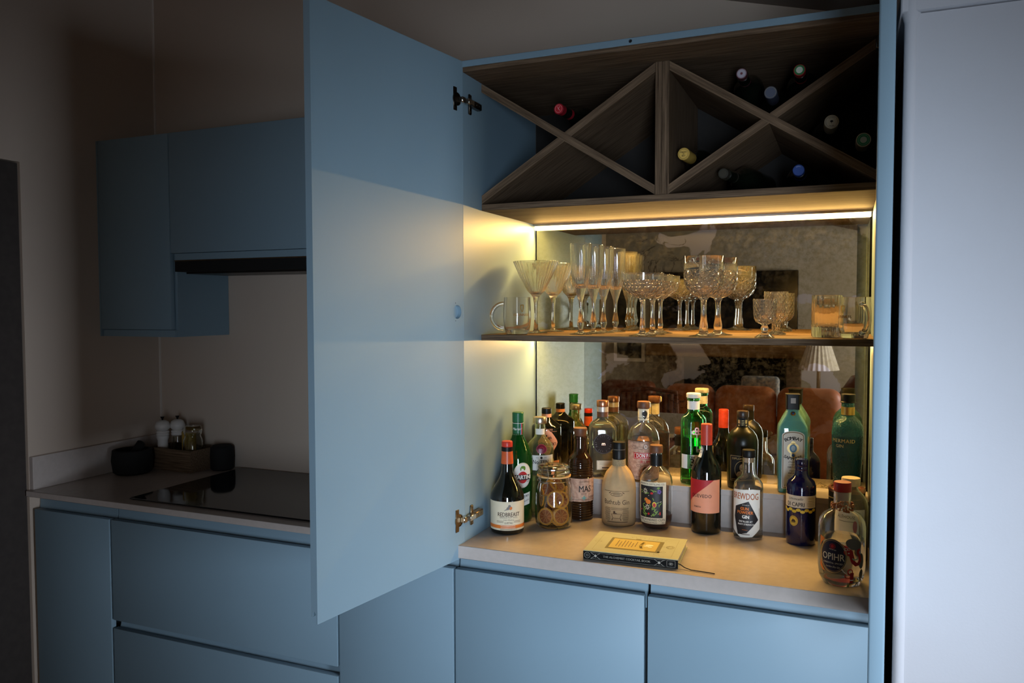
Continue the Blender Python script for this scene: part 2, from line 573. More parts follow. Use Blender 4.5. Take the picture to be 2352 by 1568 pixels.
# ------------------------------------------------------------------ bar cabinet
CX1 = 0.9715
cab = thing('bar_cabinet', 'tall blue bar cabinet with open doors, dark oak wine rack and lit mirror', 'cabinet', (0, 0, 0))
box('side_panel', -0.018, 0.0, 0.028, 0.547, 0.91, 2.134, BLUE, cab, 0.0012)
box('side_panel', CX1, CX1 + 0.018, 0.028, 0.547, 0.91, 2.134, BLUE, cab, 0.0012)
top = box('top_panel', -0.018, CX1 + 0.018, 0.028, 0.547, 2.134, 2.150, BLUE, cab, 0.001)
c = lathe('c', [(0, -0.02), (0.0042, -0.02), (0.0042, 0.02), (0, 0.02)], None, None, 20)
c.location = (0.436, 0.028, 2.1425)
c.rotation_euler = (PI / 2, 0, 0)
bpy.context.view_layer.update()
cut(top, c)
lathe('hole_shade_disc', [(0, 0), (0.0041, 0), (0.0041, 0.004), (0, 0.004)], BLACKM, top, 20, mat=Matrix.Translation((0.436, 0.036, 2.1425)) @ Matrix.Rotation(PI / 2, 4, 'X'))  # black disc paints the dark inside the cut hole
box('top_lining', 0.0, CX1, 0.030, 0.545, 2.122, 2.1338, WOODX, cab)
box('back_panel', 0.0, CX1, 0.547, 0.555, 0.91, 2.134, pm('dark_back_board', (0.012, 0.009, 0.007), 0.7, var=0.2), cab)
rack = box('rack_shelf', 0.0004, CX1 - 0.0004, 0.140, 0.546, 1.783, 1.800, WOODX, cab, 0.0006)
box('rack_divider', 0.4702, 0.4868, 0.141, 0.546, 1.800, 2.122, WOODZ, cab, 0.0008)
box('rack_divider', 0.4872, 0.5045, 0.141, 0.546, 1.800, 2.122, WOODZ, cab, 0.0008)
def cross(x0, z0, x1, z1, xa, xb, h=0.0112, ea=0.0, eb=0.0):
    a = math.atan2(z1 - z0, x1 - x0)
    bm = bmesh.new()
    vs = []
    R = Matrix.Rotation(a, 4, 'Y')
    for y in (0.141, 0.546):
        for x, s in ((xa + ea, -h), (xb, -h), (xb - eb, h), (xa, h)):
            z = z0 + (z1 - z0) * (x - x0) / (x1 - x0) + s
            vs.append(bm.verts.new(R @ Vector((x - x0, y, z - z0))))
    for f in ((0, 1, 2, 3), (4, 7, 6, 5), (0, 4, 5, 1), (3, 2, 6, 7), (0, 3, 7, 4), (1, 5, 6, 2)): bm.faces.new([vs[k] for k in f])
    o = from_bm('cross_board', bm, WOODX, cab)
    o.location = (x0, 0, z0)
    o.rotation_euler = (0, -a, 0)
for xa, xb in ((0.0005, 0.4698), (0.5049, 0.9710)):
    xm = (xa + xb) / 2
    zt, zb = 2.1095, 1.8122
    cross(xa, zt, xb, zb, xa, xb)
    kk = 0.0112 * (xb - xa) / (zt - zb)
    cross(xa, zb, xb, zt, xa, xm - 0.0002, eb=kk)
    cross(xa, zb, xb, zt, xm + 0.0002, xb, ea=kk)
box('shelf', 0.0004, CX1 - 0.0004, 0.1343, 0.5455, 1.434, 1.4495, WOODX, cab, 0.0006)

# antique mirror: silvered glass with foxing; the spots are worn-off silver, a pattern of its own
mm = bpy.data.materials.new('antique_mirror')
mm.use_nodes = True
nt = mm.node_tree
b = nt.nodes['Principled BSDF']
tc = nt.nodes.new('ShaderNodeTexCoord')
def noise(sc, det=5, rough=0.6, dist=0.0, vec=None):
    n = nt.nodes.new('ShaderNodeTexNoise')
    n.inputs['Scale'].default_value = sc
    n.inputs['Detail'].default_value = det
    n.inputs['Roughness'].default_value = rough
    n.inputs['Distortion'].default_value = dist
    nt.links.new(tc.outputs['Object'], n.inputs['Vector'])
    return n
def ramp(src, p0, p1, c0=(0, 0, 0), c1=(1, 1, 1)):
    r = nt.nodes.new('ShaderNodeValToRGB')
    r.color_ramp.elements[0].position, r.color_ramp.elements[1].position = p0, p1
    r.color_ramp.elements[0].color, r.color_ramp.elements[1].color = (*c0, 1), (*c1, 1)
    nt.links.new(src, r.inputs['Fac'])
    return r
def mix(fac, a, bb, mode='MIX'):
    m = nt.nodes.new('ShaderNodeMix')
    m.data_type = 'RGBA'
    m.blend_type = mode
    nt.links.new(fac, m.inputs[0])
    for k, v in ((6, a), (7, bb)):
        if hasattr(v, 'links'): nt.links.new(v, m.inputs[k])
        else: m.inputs[k].default_value = (*v, 1)
    return m.outputs[2]
fine = ramp(noise(90, 6, 0.7).outputs['Fac'], 0.42, 0.66)
blot = ramp(noise(7.5, 5, 0.55, 0.6).outputs['Fac'], 0.60, 0.615)
vein = ramp(noise(5.5, 6, 0.6, 1.4).outputs['Fac'], 0.490, 0.497)
vein2 = ramp(noise(5.5, 6, 0.6, 1.4).outputs['Fac'], 0.503, 0.510, (1, 1, 1), (0, 0, 0))
gate = ramp(noise(4.0, 2, 0.5).outputs['Fac'], 0.57, 0.62)
mul = nt.nodes.new('ShaderNodeMath'); mul.operation = 'MULTIPLY'
nt.links.new(vein.outputs['Color'], mul.inputs[0]); nt.links.new(vein2.outputs['Color'], mul.inputs[1])
mul2 = nt.nodes.new('ShaderNodeMath'); mul2.operation = 'MULTIPLY'
nt.links.new(mul.outputs[0], mul2.inputs[0]); nt.links.new(gate.outputs['Color'], mul2.inputs[1])
cl = ramp(noise(2.6, 4, 0.6).outputs['Fac'], 0.35, 0.70, (0.68, 0.64, 0.52), (0.50, 0.43, 0.25))
col = mix(fine.outputs['Color'], cl.outputs['Color'], (0.50, 0.45, 0.30))
col = mix(blot.outputs['Color'], col, (0.66, 0.66, 0.72))
col = mix(mul2.outputs[0], col, (0.22, 0.19, 0.13))
nt.links.new(col, b.inputs['Base Color'])
rg = ramp(noise(130, 5, 0.7).outputs['Fac'], 0.35, 0.75, (0.004,) * 3, (0.022,) * 3)
nt.links.new(rg.outputs['Color'], b.inputs['Roughness'])
mt = ramp(noise(60, 6, 0.75).outputs['Fac'], 0.45, 0.75, (1.0,) * 3, (0.96,) * 3)
mtl = mix(blot.outputs['Color'], mt.outputs['Color'], (0.96, 0.96, 0.96))
nt.links.new(mtl, b.inputs['Metallic'])
box('mirror_panel', 0.005, 0.9655, 0.541, 0.5465, 1.0192, 1.4338, mm, cab)
box('mirror_panel', 0.005, 0.9655, 0.541, 0.5465, 1.4497, 1.7828, mm, cab)
for z in (1.7712, 1.4225):
    s = box('led_strip', 0.0015, 0.9700, 0.5225, 0.5400, z + 0.0055, z + 0.0115, ALU, cab)
    box('diffuser', 0.004, 0.9675, 0.5285, 0.5395, z - 0.0065, z + 0.0052, LED, s)
    la = area('led_light', (0.486, 0.5275, z - 0.001), (-(PI / 2 - math.radians(58)), 0, 0), 0.955, 0.007, 16.0 if z > 1.6 else 9.5, (1.0, 0.58, 0.15))
    la.data.spread = math.radians(152)

# left door of the bar cabinet, open; hinge line on the inner edge of the side panel
def door_slab(name, w, z0, z1, t, parent, lip=True):
    """Slab in the XY plane: hinge at origin, runs along +X, inner face at y=0, outer face at y=-t."""
    bm = bmesh.new()
    # cross-section: thin inner skin runs to the bottom, the rest ends in a hooked finger-pull groove
    pr = [(0.0, z0), (-0.0040, z0), (-0.0044, z0 + 0.020), (-0.0080, z0 + 0.0245), (-0.0115, z0 + 0.0230), (-0.0135, z0 + 0.0150), (-t + 0.001, z0 + 0.012), (-t, z0 + 0.014), (-t, z1 - 0.001), (-t + 0.001, z1), (-0.001, z1), (0.0, z1 - 0.001)]
    A = [bm.verts.new((0.0, y, z)) for y, z in pr]
    B = [bm.verts.new((w, y, z)) for y, z in pr]
    bm.faces.new(A); bm.faces.new(B)
    for i in range(len(pr)):
        j = (i + 1) % len(pr)
        bm.faces.new((A[i], A[j], B[j], B[i]))
    return from_bm(name, bm, BLUE, parent)
ld = door_slab('door', 0.5195, 0.8727, 2.1493, 0.018, cab)
# inner face must look towards +X: direction of the leaf is (-0.1605, -0.987)
ld.location = (0.0, 0.0275, 0)
ld.rotation_euler = (0, 0, math.atan2(-0.987, -0.1605))
def cup_cut(o, x, z, y):
    c = lathe('c', [(0, -0.011), (0.0175, -0.011), (0.0175, 0.011), (0, 0.011)], None, None, 40)
    c.matrix_world = o.matrix_world @ Matrix.Translation((x, y, z)) @ Matrix.Rotation(PI / 2, 4, 'X')
    bpy.context.view_layer.update()
    cut(o, c)
bpy.context.view_layer.update()
cup_cut(ld, 0.0265, 1.512, 0.0)
bm = bmesh.new()
for z in (1.512 + 0.0225, 1.512 - 0.0225):
    add_lathe(bm, [(0, 0), (0.0013, 0), (0.0013, 0.0006), (0, 0.0006)], 10, None, Matrix.Translation((0.034, 0.0003, z)) @ Matrix.Rotation(PI / 2, 4, 'X'))
from_bm('pilot_hole', bm, BLACKM, ld)
def hinge(zc, up, plate, parent=None):
    """Concealed hinge: cup flange on the leaf, knuckle, and arm on the side panel (x=0 plane, world space)."""
    a = math.atan2(-0.987, -0.1605)
    Rm = Matrix.Translation((0.0, 0.0275, zc)) @ Matrix.Rotation(a, 4, 'Z')
    Inv = ld.matrix_world.inverted()
    bm = bmesh.new()
    def bx(mat, *a_, **k):
        v0 = set(bm.verts)
        add_box(bm, *a_, **k)
        for v in bm.verts:
            if v not in v0: v.co = mat @ v.co
    I = Matrix.Translation((0, 0, zc))
    # flange plate and half-round cup rim on the leaf (normal side is -y in leaf space)
    bx(Rm, 0.026, 0.040, 0.0, 0.0022, -0.029, 0.029, bev=0.0006)
    add_lathe(bm, [(0, 0), (0.0165, 0), (0.0165, 0.0026), (0.0150, 0.0030), (0.0145, 0.0012), (0, 0.0012)], 28, None, Rm @ Matrix.Translation((0.0255, 0, 0)) @ Matrix.Rotation(-PI / 2, 4, 'X'))
    for z in (0.022, -0.022):
        add_lathe(bm, [(0, 0), (0.0028, 0), (0.0028, 0.0012), (0, 0.0016)], 12, None, Rm @ Matrix.Translation((0.033, 0.002, z)) @ Matrix.Rotation(-PI / 2, 4, 'X'))
    for v in bm.verts: v.co = Inv @ v.co
    from_bm('hinge_cup', bm, plate, ld, 40)
    bm = bmesh.new()
    # arm along the side panel, mounting cross and screws
    bx(I, 0.0, 0.0055, 0.058, 0.072, -0.026, 0.026, bev=0.002)
    bx(I, 0.002, 0.0175, 0.058, 0.108, -0.0085, 0.0085, bev=0.002)
    for y in (0.078, 0.094):
        add_lathe(bm, [(0, 0), (0.0032, 0), (0.0032, 0.0018), (0, 0.0022)], 12, None, I @ Matrix.Translation((0.0170, y, 0)) @ Matrix.Rotation(PI / 2, 4, 'Y'))
    for z in (0.019, -0.019):
        add_lathe(bm, [(0, 0), (0.0028, 0), (0.0028, 0.0014), (0, 0.002)], 12, None, I @ Matrix.Translation((0.0052, 0.065, z)) @ Matrix.Rotation(PI / 2, 4, 'Y'))
    for v in bm.verts: v.co = Inv @ v.co
    from_bm('hinge_arm', bm, plate, ld, 40)
    bm = bmesh.new()
    bx(I, 0.006, 0.018, 0.030, 0.062, -0.0075, 0.0075, bev=0.0015)
    bx(Rm, 0.004, 0.019, 0.001, 0.014, -0.0072, 0.0072, bev=0.0015)
    for v in bm.verts: v.co = Inv @ v.co
    from_bm('hinge_knuckle', bm, STEEL, ld, 40)
hinge(2.048, True, pm('hinge_black_nickel', (0.10, 0.085, 0.07), 0.3, 1.0, var=0.2))
hinge(0.974, False, BRASSD)

# right door of the bar cabinet, open towards the camera
bm = bmesh.new()
add_box(bm, -0.0235, 0.0, -0.500, 0.0, 0.8727, 2.1493, 0.0035, None, 3)
rd = from_bm('door', bm, BLUE, cab, 40)
rd.location = (0.9925, 0.022, 0)
rd.rotation_euler = (0, 0, math.radians(-2.55))
bm = bmesh.new()
add_box(bm, CX1 - 0.014, CX1 - 0.002, 0.034, 0.062, 2.062, 2.088, 0.002)
from_bm('hinge', bm, pm('hinge_black_nickel', (0.1, 0.08, 0.07)), cab, 40)

# ------------------------------------------------------------------ worktops
wt = thing('worktop', 'pale quartz worktop of the bar with a raised ledge at the back', 'worktop')
box('slab', -0.030, 0.990, 0.0, 0.5465, 0.876, 0.9098, QUARTZ, wt, 0.0012)
lg = box('ledge_riser', 0.0005, CX1 - 0.0005, 0.431, 0.5395, 0.9100, 1.003, QUARTZ, wt)
box('ledge_top', 0.0005, CX1 - 0.0005, 0.4185, 0.5405, 1.003, 1.0190, QUARTZ, wt, 0.001)
wl = thing('worktop', 'thin pale worktop on the left run, with an upstand on the side wall', 'worktop')
box('slab', XL + 0.0005, -0.031, -0.012, YB - 0.0005, 0.890, 0.9098, QUARTZ, wl, 0.0012)
box('upstand', XL + 0.0005, -1.607, 0.002, YB - 0.0005, 0.9102, 1.0216, QUARTZ, wl, 0.001)
hob = box('induction_hob', -1.205, -0.405, 0.036, 0.552, 0.9100, 0.9145, GLASSBLK, None, 0.0015)
tag(hob, 'black glass induction hob set on the pale left worktop', 'hob')

# ------------------------------------------------------------------ base cabinets
def base_unit(label, x0, x1, leaves):
    t = thing('base_cabinet', label, 'cabinet', (0, 0, 0), 0, 'blue handleless base cabinets')
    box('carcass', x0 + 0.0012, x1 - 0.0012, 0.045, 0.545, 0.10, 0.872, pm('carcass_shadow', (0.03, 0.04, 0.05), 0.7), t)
    box('plinth', x0, x1, 0.075, 0.09, 0.0, 0.1, BLUE, t)
    def rail(zt, zb):
        pr = [(0.036, zt), (0.036, zb + 0.026), (0.034, zb + 0.012), (0.029, zb + 0.002), (0.024, zb - 0.006), (0.024, zb - 0.022), (0.044, zb - 0.022), (0.044, zt)]
        bm = bmesh.new()
        A = [bm.verts.new((x0 + 0.0015, y, z)) for y, z in pr]
        B = [bm.verts.new((x1 - 0.0015, y, z)) for y, z in pr]
        bm.faces.new(A); bm.faces.new(B)
        for i in range(len(pr)):
            j = (i + 1) % len(pr)
            bm.faces.new((A[i], A[j], B[j], B[i]))
        from_bm('finger_rail', bm, BLUE, t, 50)
    rail(0.8755, 0.832)
    for kind, a, b_, z0, z1 in leaves:
        box(kind, a, b_, 0.003, 0.0225, z0, z1, BLUE, t, 0.0022, 2)
        if kind == 'drawer' and z0 > 0.4: rail(0.531, 0.484)
    return t
base_unit('far left blue base cabinet, in shadow beside the side wall', -1.622, -1.2545, [('door', -1.607, -1.2585, 0.12, 0.846)])
base_unit('blue drawer cabinet under the induction hob', -1.2530, -0.3830, [('drawer', -1.2500, -0.3850, 0.520, 0.846), ('drawer', -1.2500, -0.3850, 0.12, 0.493)])
base_unit('blue base cabinet below the open left door of the bar', -0.3800, -0.0195, [('door', -0.3785, -0.0215, 0.12, 0.846)])
base_unit('blue base cabinet under the left half of the bar worktop', -0.0175, 0.4850, [('door', -0.0160, 0.4815, 0.12, 0.846)])
base_unit('blue base cabinet under the right half of the bar worktop', 0.4885, 0.9950, [('door', 0.4900, 0.9890, 0.12, 0.846)])

# ------------------------------------------------------------------ wall units and extractor
def wall_unit(name, label, x0, x1, z0, z1, dx0, dx1, dz0, cat='cabinet'):
    t = thing(name, label, cat, (0, 0, 0), 0, 'blue wall cabinets')
    box('carcass', x0, x1, 0.312, YB - 0.001, z0, z1, BLUE, t, 0.001)
    d = box('door', dx0, dx1, 0.290, 0.3095, dz0, z1, BLUE, t, 0.002, 2)
    return t
u1 = wall_unit('wall_cabinet', 'narrow blue wall cabinet in the corner, reaching lower than its neighbour', XL + 0.0005, -1.266, 1.420, 2.131, -1.617, -1.2745, 1.446)
box('filler_strip', XL + 0.0005, -1.6185, 0.291, 0.311, 1.420, 2.131, BLUE, u1)
box('light_pelmet', -1.616, -1.2665, 0.300, 0.311, 1.420, 1.444, BLUE, u1)
u2 = wall_unit('wall_cabinet', 'wide blue flap-door wall cabinet above the extractor', -1.2645, -0.44, 1.690, 2.131, -1.2715, -0.44, 1.714)
box('light_pelmet', -1.262, -0.44, 0.300, 0.311, 1.690, 1.7125, BLUE, u2)
hd = thing('extractor_hood', 'black slim extractor hood built in under the wide wall cabinet', 'extractor hood')
box('housing', -1.2635, -0.45, 0.300, 0.552, 1.650, 1.6895, BLACKM, hd, 0.001)
box('steel_lip', -1.262, -0.45, 0.297, 0.2995, 1.686, 1.6893, BRASSD, hd)
box('filter', -1.24, -0.47, 0.33, 0.53, 1.643, 1.6498, pm('filter_mesh', (0.05, 0.045, 0.04), 0.4, 0.8, var=0.3, scale=400), hd)

# things on the hob-side worktop
wood_tray = thing('wooden_tray', 'dark wooden crate tray of condiments in the corner behind the hob', 'tray', (-1.428, 0.478, 0.91), math.radians(-4))
bm = bmesh.new()
w, d, h, t = 0.115, 0.062, 0.082, 0.008
bm.free()
box('bottom', -w, w, -d, d, 0.0002, t, WOODX, wood_tray)
box('side', -w, w, -d, -d + t, t, h, WOODX, wood_tray)
box('side', -w, w, d - t, d, t, h, WOODX, wood_tray)
box('end_board', -w, -w + t, -d + t, d - t, t, h, WOODX, wood_tray)
box('end_board', w - t, w, -d + t, d - t, t, h, WOODX, wood_tray)
mo = thing('mortar', 'black stone mortar on the corner of the worktop, left of the tray', 'mortar', (-1.528, 0.335, 0.91))
lathe('bowl', [(0, 0), (0.055, 0), (0.066, 0.008), (0.072, 0.05), (0.068, 0.088), (0.058, 0.090), (0.054, 0.045), (0.03, 0.022), (0, 0.018)], BLACKM, mo)
pe = tube('pestle', [(-1.541, 0.330, 0.945), (-1.520, 0.333, 0.985), (-1.485, 0.338, 1.022)], lambda u: 0.017 - 0.005 * math.sin(u * PI), BLACKM, None, 14)
tag(pe, 'black stone pestle leaning out of the mortar', 'pestle')
cn = lathe('canister', [(0, 0), (0.036, 0), (0.042, 0.006), (0.044, 0.05), (0.042, 0.084), (0.034, 0.093), (0, 0.095)], BLACKM, None)
cn.location = (-1.265, 0.513, 0.91)
tag(cn, 'round black lidded canister at the right end of the tray', 'canister')
MILLW = pm('mill_white', (0.66, 0.63, 0.60), 0.3, var=0.03)
def mill(label, x, y, body, grains):
    t = thing('pepper_mill', label, 'mill', (x, y, 0.919))
    h = [(0, 0), (0.026, 0), (0.026, 0.006), (0.0235, 0.03), (0.0190, 0.07), (0.0185, 0.095), (0.023, 0.105), (0.023, 0.112), (0, 0.112)]
    if grains:
        lathe('body', glass_shell([(0.024, 0.0), (0.024, 0.012), (0.0215, 0.03), (0.0195, 0.07), (0.0195, 0.108)], 0.002, 0.012), JARG, t)
        lathe('filling', [(0, 0.0125), (0.0215, 0.0125), (0.0195, 0.045), (0, 0.045)], pm('salt_blue', (0.03, 0.12, 0.34), 0.5, var=0.2), t)
    else: lathe('body', h, MILLW, t)
    lathe('collar', [(0, 0.1125), (0.0225, 0.1125), (0.0245, 0.117), (0.022, 0.1215), (0.0245, 0.126), (0.021, 0.132), (0, 0.132)], MILLW, t)
    lathe('head', [(0, 0.1322), (0.018, 0.1322), (0.0275, 0.142), (0.0285, 0.151), (0.023, 0.165), (0.012, 0.172), (0, 0.173)], MILLW, t)
    lathe('knob', [(0, 0.173), (0.003, 0.173), (0.0035, 0.178), (0.008, 0.186), (0, 0.186)], BLACK, t)

mill('white waisted pepper mill standing in the tray', -1.510, 0.462, None, False)
mill('clear salt mill with blue filling and white head, in the tray', -1.476, 0.503, None, True)
yp = lathe('yellow_pot', [(0, 0.009), (0.024, 0.009), (0.026, 0.014), (0.027, 0.135), (0.025, 0.138), (0.0245, 0.02), (0, 0.02)], pm('yellow_enamel', (0.42, 0.27, 0.05), 0.5, var=0.05), None)
yp.location = (-1.420, 0.505, 0.91)
tag(yp, 'dull yellow pot between the salt mill and the jar', 'pot')
sj = thing('storage_jar', 'round glass jar of white salt standing in the tray', 'jar', (-1.364, 0.468, 0.919))
jo = [(0.030, 0.0), (0.034, 0.004), (0.036, 0.05), (0.035, 0.105), (0.029, 0.118), (0.029, 0.124), (0.032, 0.128), (0.032, 0.134)]
lathe('glass_body', glass_shell(jo, 0.0025, 0.006), JARG, sj)
lathe('lid', [(0, 0.1345), (0.033, 0.1345), (0.034, 0.140), (0.032, 0.152), (0.029, 0.158), (0, 0.155)], JARG, sj)
lathe('salt', [(0, 0.0062), (0.031, 0.0062), (0.0335, 0.02), (0.0332, 0.055), (0, 0.058)], PAPERW, sj)

# ------------------------------------------------------------------ bottles
CAMX, CAMY = 0.9056, -1.7985
ZW, ZL, ZS = 0.91, 1.0191, 1.4496
def face(x, y, turn=0.0): return math.atan2(CAMX - x, y - CAMY) + math.radians(turn)

def Bt(name, label, x, y, z, turn=0.0, cat='bottle'):
    return thing(name, label, cat, (x, y, z + 0.0004), face(x, y, turn))
def lab(surf, parent, m, shapes, arts=()):
    l = art('label', shapes, m, surf, parent, 0)
    for mat, sh, lay in arts:
        art('lettering' if mat in (INK, INKB, WHITEI, GOLDI, REDI, ORANGEI) else 'artwork', sh, mat, surf, l, lay)
    return l

# Redbreast
b = Bt('whiskey_bottle', 'squat dark whiskey bottle with orange capsule and cream label showing a small bird', 0.061, 0.169, ZW)
pr = [(0.040, 0.0), (0.0445, 0.003), (0.0461, 0.009), (0.0461, 0.095), (0.0445, 0.106), (0.0375, 0.122), (0.028, 0.137), (0.0205, 0.150), (0.0165, 0.163), (0.0150, 0.180), (0.0146, 0.232)]
lathe('glass_body', [(0, 0)] + pr + [(0, 0.232)], BLACKG, b, 48)
lathe('capsule', [(0, 0.187), (0.0168, 0.187), (0.0162, 0.200), (0.0152, 0.221), (0, 0.221)], ORGCAP, b, 32)
lathe('collar', [(0, 0.2215), (0.0158, 0.2215), (0.0158, 0.2325), (0, 0.2325)], BLACK, b, 32)
lathe('cap', [(0, 0.233), (0.0146, 0.233), (0.0149, 0.235), (0.0149, 0.246), (0.0138, 0.248), (0, 0.248)], REDCAP, b, 32)
s = cyl_surf(pr)
lab(s, b, PAPER, [RECT(-0.064, 0.064, 0.013, 0.091)], [
    (ORANGEI, [RECT(-0.064, 0.064, 0.0185, 0.0275)], 1),
    (INKB, [T('REDBREAST', 0.004, 0.0560, 0.0155, 0.012, width=0.062), T('LUSTAU', 0.004, 0.0335, 0.0080, 0.01, width=0.022),
            T('SINGLE POT STILL', 0.004, 0.0480, 0.0048, width=0.050), T('Irish Whiskey', 0.004, 0.0418, 0.0055, width=0.028),
            LINES(-0.030, -0.010, 0.0345, 0.0380, 2), LINES(0.018, 0.038, 0.0345, 0.0380, 2), LINES(-0.020, 0.028, 0.0155, 0.0156, 1)], 1),
    (PAPERW, [LINES(-0.018, 0.022, 0.0205, 0.0250, 2)], 2),
    (pm('grey_ink', (0.22, 0.20, 0.19), 0.6), [DISC(0.004, 0.0745, 0.0075, 0.0042, 16, 0.6), DISC(0.006, 0.0800, 0.0035, 0.0030, 12), POLY([(-0.003, 0.0715), (-0.010, 0.0665), (-0.001, 0.0690)])], 1),
    (ORANGEI, [DISC(0.0095, 0.0735, 0.0036, 0.0048, 14, -0.5)], 2)])

# Martini
b = Bt('vermouth_bottle', 'tall green vermouth bottle with oval white label and red disc, behind the squat whiskey bottle', 0.0445, 0.287, ZW, 5)
pr = [(0.036, 0.0), (0.0395, 0.003), (0.0415, 0.012), (0.0395, 0.045), (0.0408, 0.075), (0.0425, 0.16), (0.0420, 0.180), (0.037, 0.202), (0.028, 0.222), (0.0195, 0.238), (0.0160, 0.250), (0.0152, 0.290)]
lathe('glass_body', glass_shell(pr, 0.0028, 0.006), GREENG, b, 48)
lathe('vermouth', liquid(pr, 0.0028, 0.006, 0.192), pm('green_vermouth', (0.10, 0.34, 0.06), 0.0, trans=0.95, ior=1.36), b, 40)
lathe('cap', [(0, 0.284), (0.0163, 0.284), (0.0163, 0.2845), (0.0166, 0.310), (0.015, 0.312), (0, 0.312)], GREENCAP, b, 32, mod=lambda a, r, z: r * (1 + 0.012 * math.sin(20 * a)) if r > 0.01 else r)
s = cyl_surf(pr + [(0.0152, 0.30)])
n = art('label', [RECT(-0.046, 0.046, 0.248, 0.282)], GREENCAP, cyl_surf([(0.0156, 0.24), (0.0156, 0.29)]), b)
ns = cyl_surf([(0.0156, 0.24), (0.0156, 0.29)])
art('lettering', [T('Martini', -0.005, 0.265, 0.010, 0.01, shear=0.3), RECT(-0.046, 0.046, 0.248, 0.2492), RECT(-0.046, 0.046, 0.2808, 0.282)], WHITEI, ns, n, 1)
art('artwork', [RECT(0.0085, 0.012, 0.2492, 0.2808)], REDI, ns, n, 1)
art('artwork', [RECT(0.0050, 0.0085, 0.2492, 0.2808)], BLUEI, ns, n, 1)
lab(s, b, PAPERW, [DISC(0.010, 0.137, 0.0275, 0.036, 32), POLY([(-0.004, 0.046), (0.036, 0.053), (0.036, 0.088), (-0.004, 0.080)])], [
    (GOLDI, [RING(0.010, 0.137, 0.0262, 0.0345, 0.0008)], 1),
    (REDI, [DISC(0.010, 0.131, 0.0145, 0.0170, 28)], 1),
    (INK, [RECT(-0.018, 0.038, 0.1235, 0.1385)], 2),
    (WHITEI, [T('MARTINI', 0.010, 0.131, 0.0165, 0.035, width=0.052)], 3),
    (INK, [T('DRY', 0.023, 0.077, 0.0090, 0.02, rot=0.15), T('extra', 0.022, 0.064, 0.0085, 0.0, shear=0.4, rot=0.3), T('DRY', 0.027, 0.119, 0.005)], 1),
    (GREENI, [DISC(0.010, 0.160, 0.0060, 0.0040), DISC(0.015, 0.157, 0.003, 0.006), DISC(0.004, 0.155, 0.002, 0.005)], 1)])

# Tanqueray No Ten
b = Bt('gin_bottle', 'pale green gin bottle with wide metal cap and wine-red wax seal, behind the fruit jar', 0.080, 0.372, ZW)
pr = [(0.026, 0.0), (0.030, 0.004), (0.033, 0.02), (0.0385, 0.13), (0.0404, 0.145), (0.0406, 0.188), (0.0392, 0.201), (0.0340, 0.213), (0.0250, 0.2230), (0.0180, 0.2300), (0.0155, 0.2370), (0.0155, 0.270)]
lathe('glass_body', glass_shell(pr, 0.0030, 0.008), TANQG, b, 64, mod=lambda a, r, z: r * (1 + 0.03 * math.cos(12 * a) * min(1, max(0, (0.135 - z) * 40))) if r > 0.024 else r)
lathe('gin', liquid(pr, 0.0038, 0.008, 0.150), pm('green_tinted_gin', (0.95, 0.97, 0.80), 0.0, trans=1.0, ior=1.36), b, 40)
lathe('cap', [(0, 0.2705), (0.0200, 0.2705), (0.0206, 0.272), (0.0206, 0.2875), (0.0195, 0.289), (0, 0.289)], SILVER, b, 40)
s = cyl_surf(pr)
lab(s, b, PAPERW, [RECT(-0.044, 0.046, 0.137, 0.1815), RECT(-0.040, 0.040, 0.2385, 0.2555)], [
    (INK, [T('No TEN', 0.002, 0.1615, 0.0170, 0.006, width=0.047), DISC(0.004, 0.1745, 0.0036, 0.0040, 10), LINES(-0.012, -0.003, 0.173, 0.176, 2, 0.0006), LINES(0.011, 0.020, 0.173, 0.176, 2, 0.0006)], 1),
    (GREENI, [LEAF(0.026, 0.1500, 0.0050, 0.0012, 1.2), LEAF(-0.026, 0.1690, 0.0060, 0.0010, 0.2), LEAF(-0.008, 0.1345, 0.0090, 0.0011, 0.9)], 1)])
art('seal', [DISC(0.004, 0.2000, 0.0125, 0.0125, 24)], pm('wax_seal', (0.16, 0.008, 0.03), 0.35, var=0.2), cyl_surf(pr, 0.035), b, 2)
art('seal_ring', [RING(0.004, 0.2000, 0.0135, 0.0135, 0.0012), RING(0.004, 0.2000, 0.006, 0.006, 0.0009)], pm('wax_light', (0.40, 0.05, 0.09), 0.4), cyl_surf(pr, 0.035), b, 3)

# Kilner jar of dried orange
jar = Bt('preserving_jar', 'clip-top glass jar filled with dried orange slices', 0.161, 0.268, ZW, 0, 'jar')
jp = [(0.044, 0.0), (0.0480, 0.003), (0.0520, 0.014), (0.0527, 0.045), (0.0515, 0.090), (0.0485, 0.112), (0.0440, 0.124), (0.0425, 0.130), (0.0445, 0.134), (0.0445, 0.138), (0.0425, 0.141)]
lathe('glass_body', glass_shell(jp, 0.0028, 0.006), JARG, jar, 56)
lathe('rubber_seal', [(0.040, 0.1412), (0.0475, 0.1412), (0.0480, 0.1435), (0.0475, 0.1450), (0.040, 0.1450)], pm('seal_rubber', (0.70, 0.45, 0.20), 0.5), jar, 48)
lathe('lid', [(0, 0.146), (0.0440, 0.1455), (0.0475, 0.149), (0.0480, 0.154), (0.0460, 0.157), (0.0430, 0.160), (0.0440, 0.166), (0.0400, 0.171), (0.0310, 0.1725), (0.0300, 0.1700), (0.0200, 0.1690), (0.0190, 0.1715), (0.008, 0.172), (0, 0.171)], JARG, jar, 56)
a0 = -0.5
def jp_at(a, r, z): return (r * math.sin(a), -r * math.cos(a), z)
bm = bmesh.new()
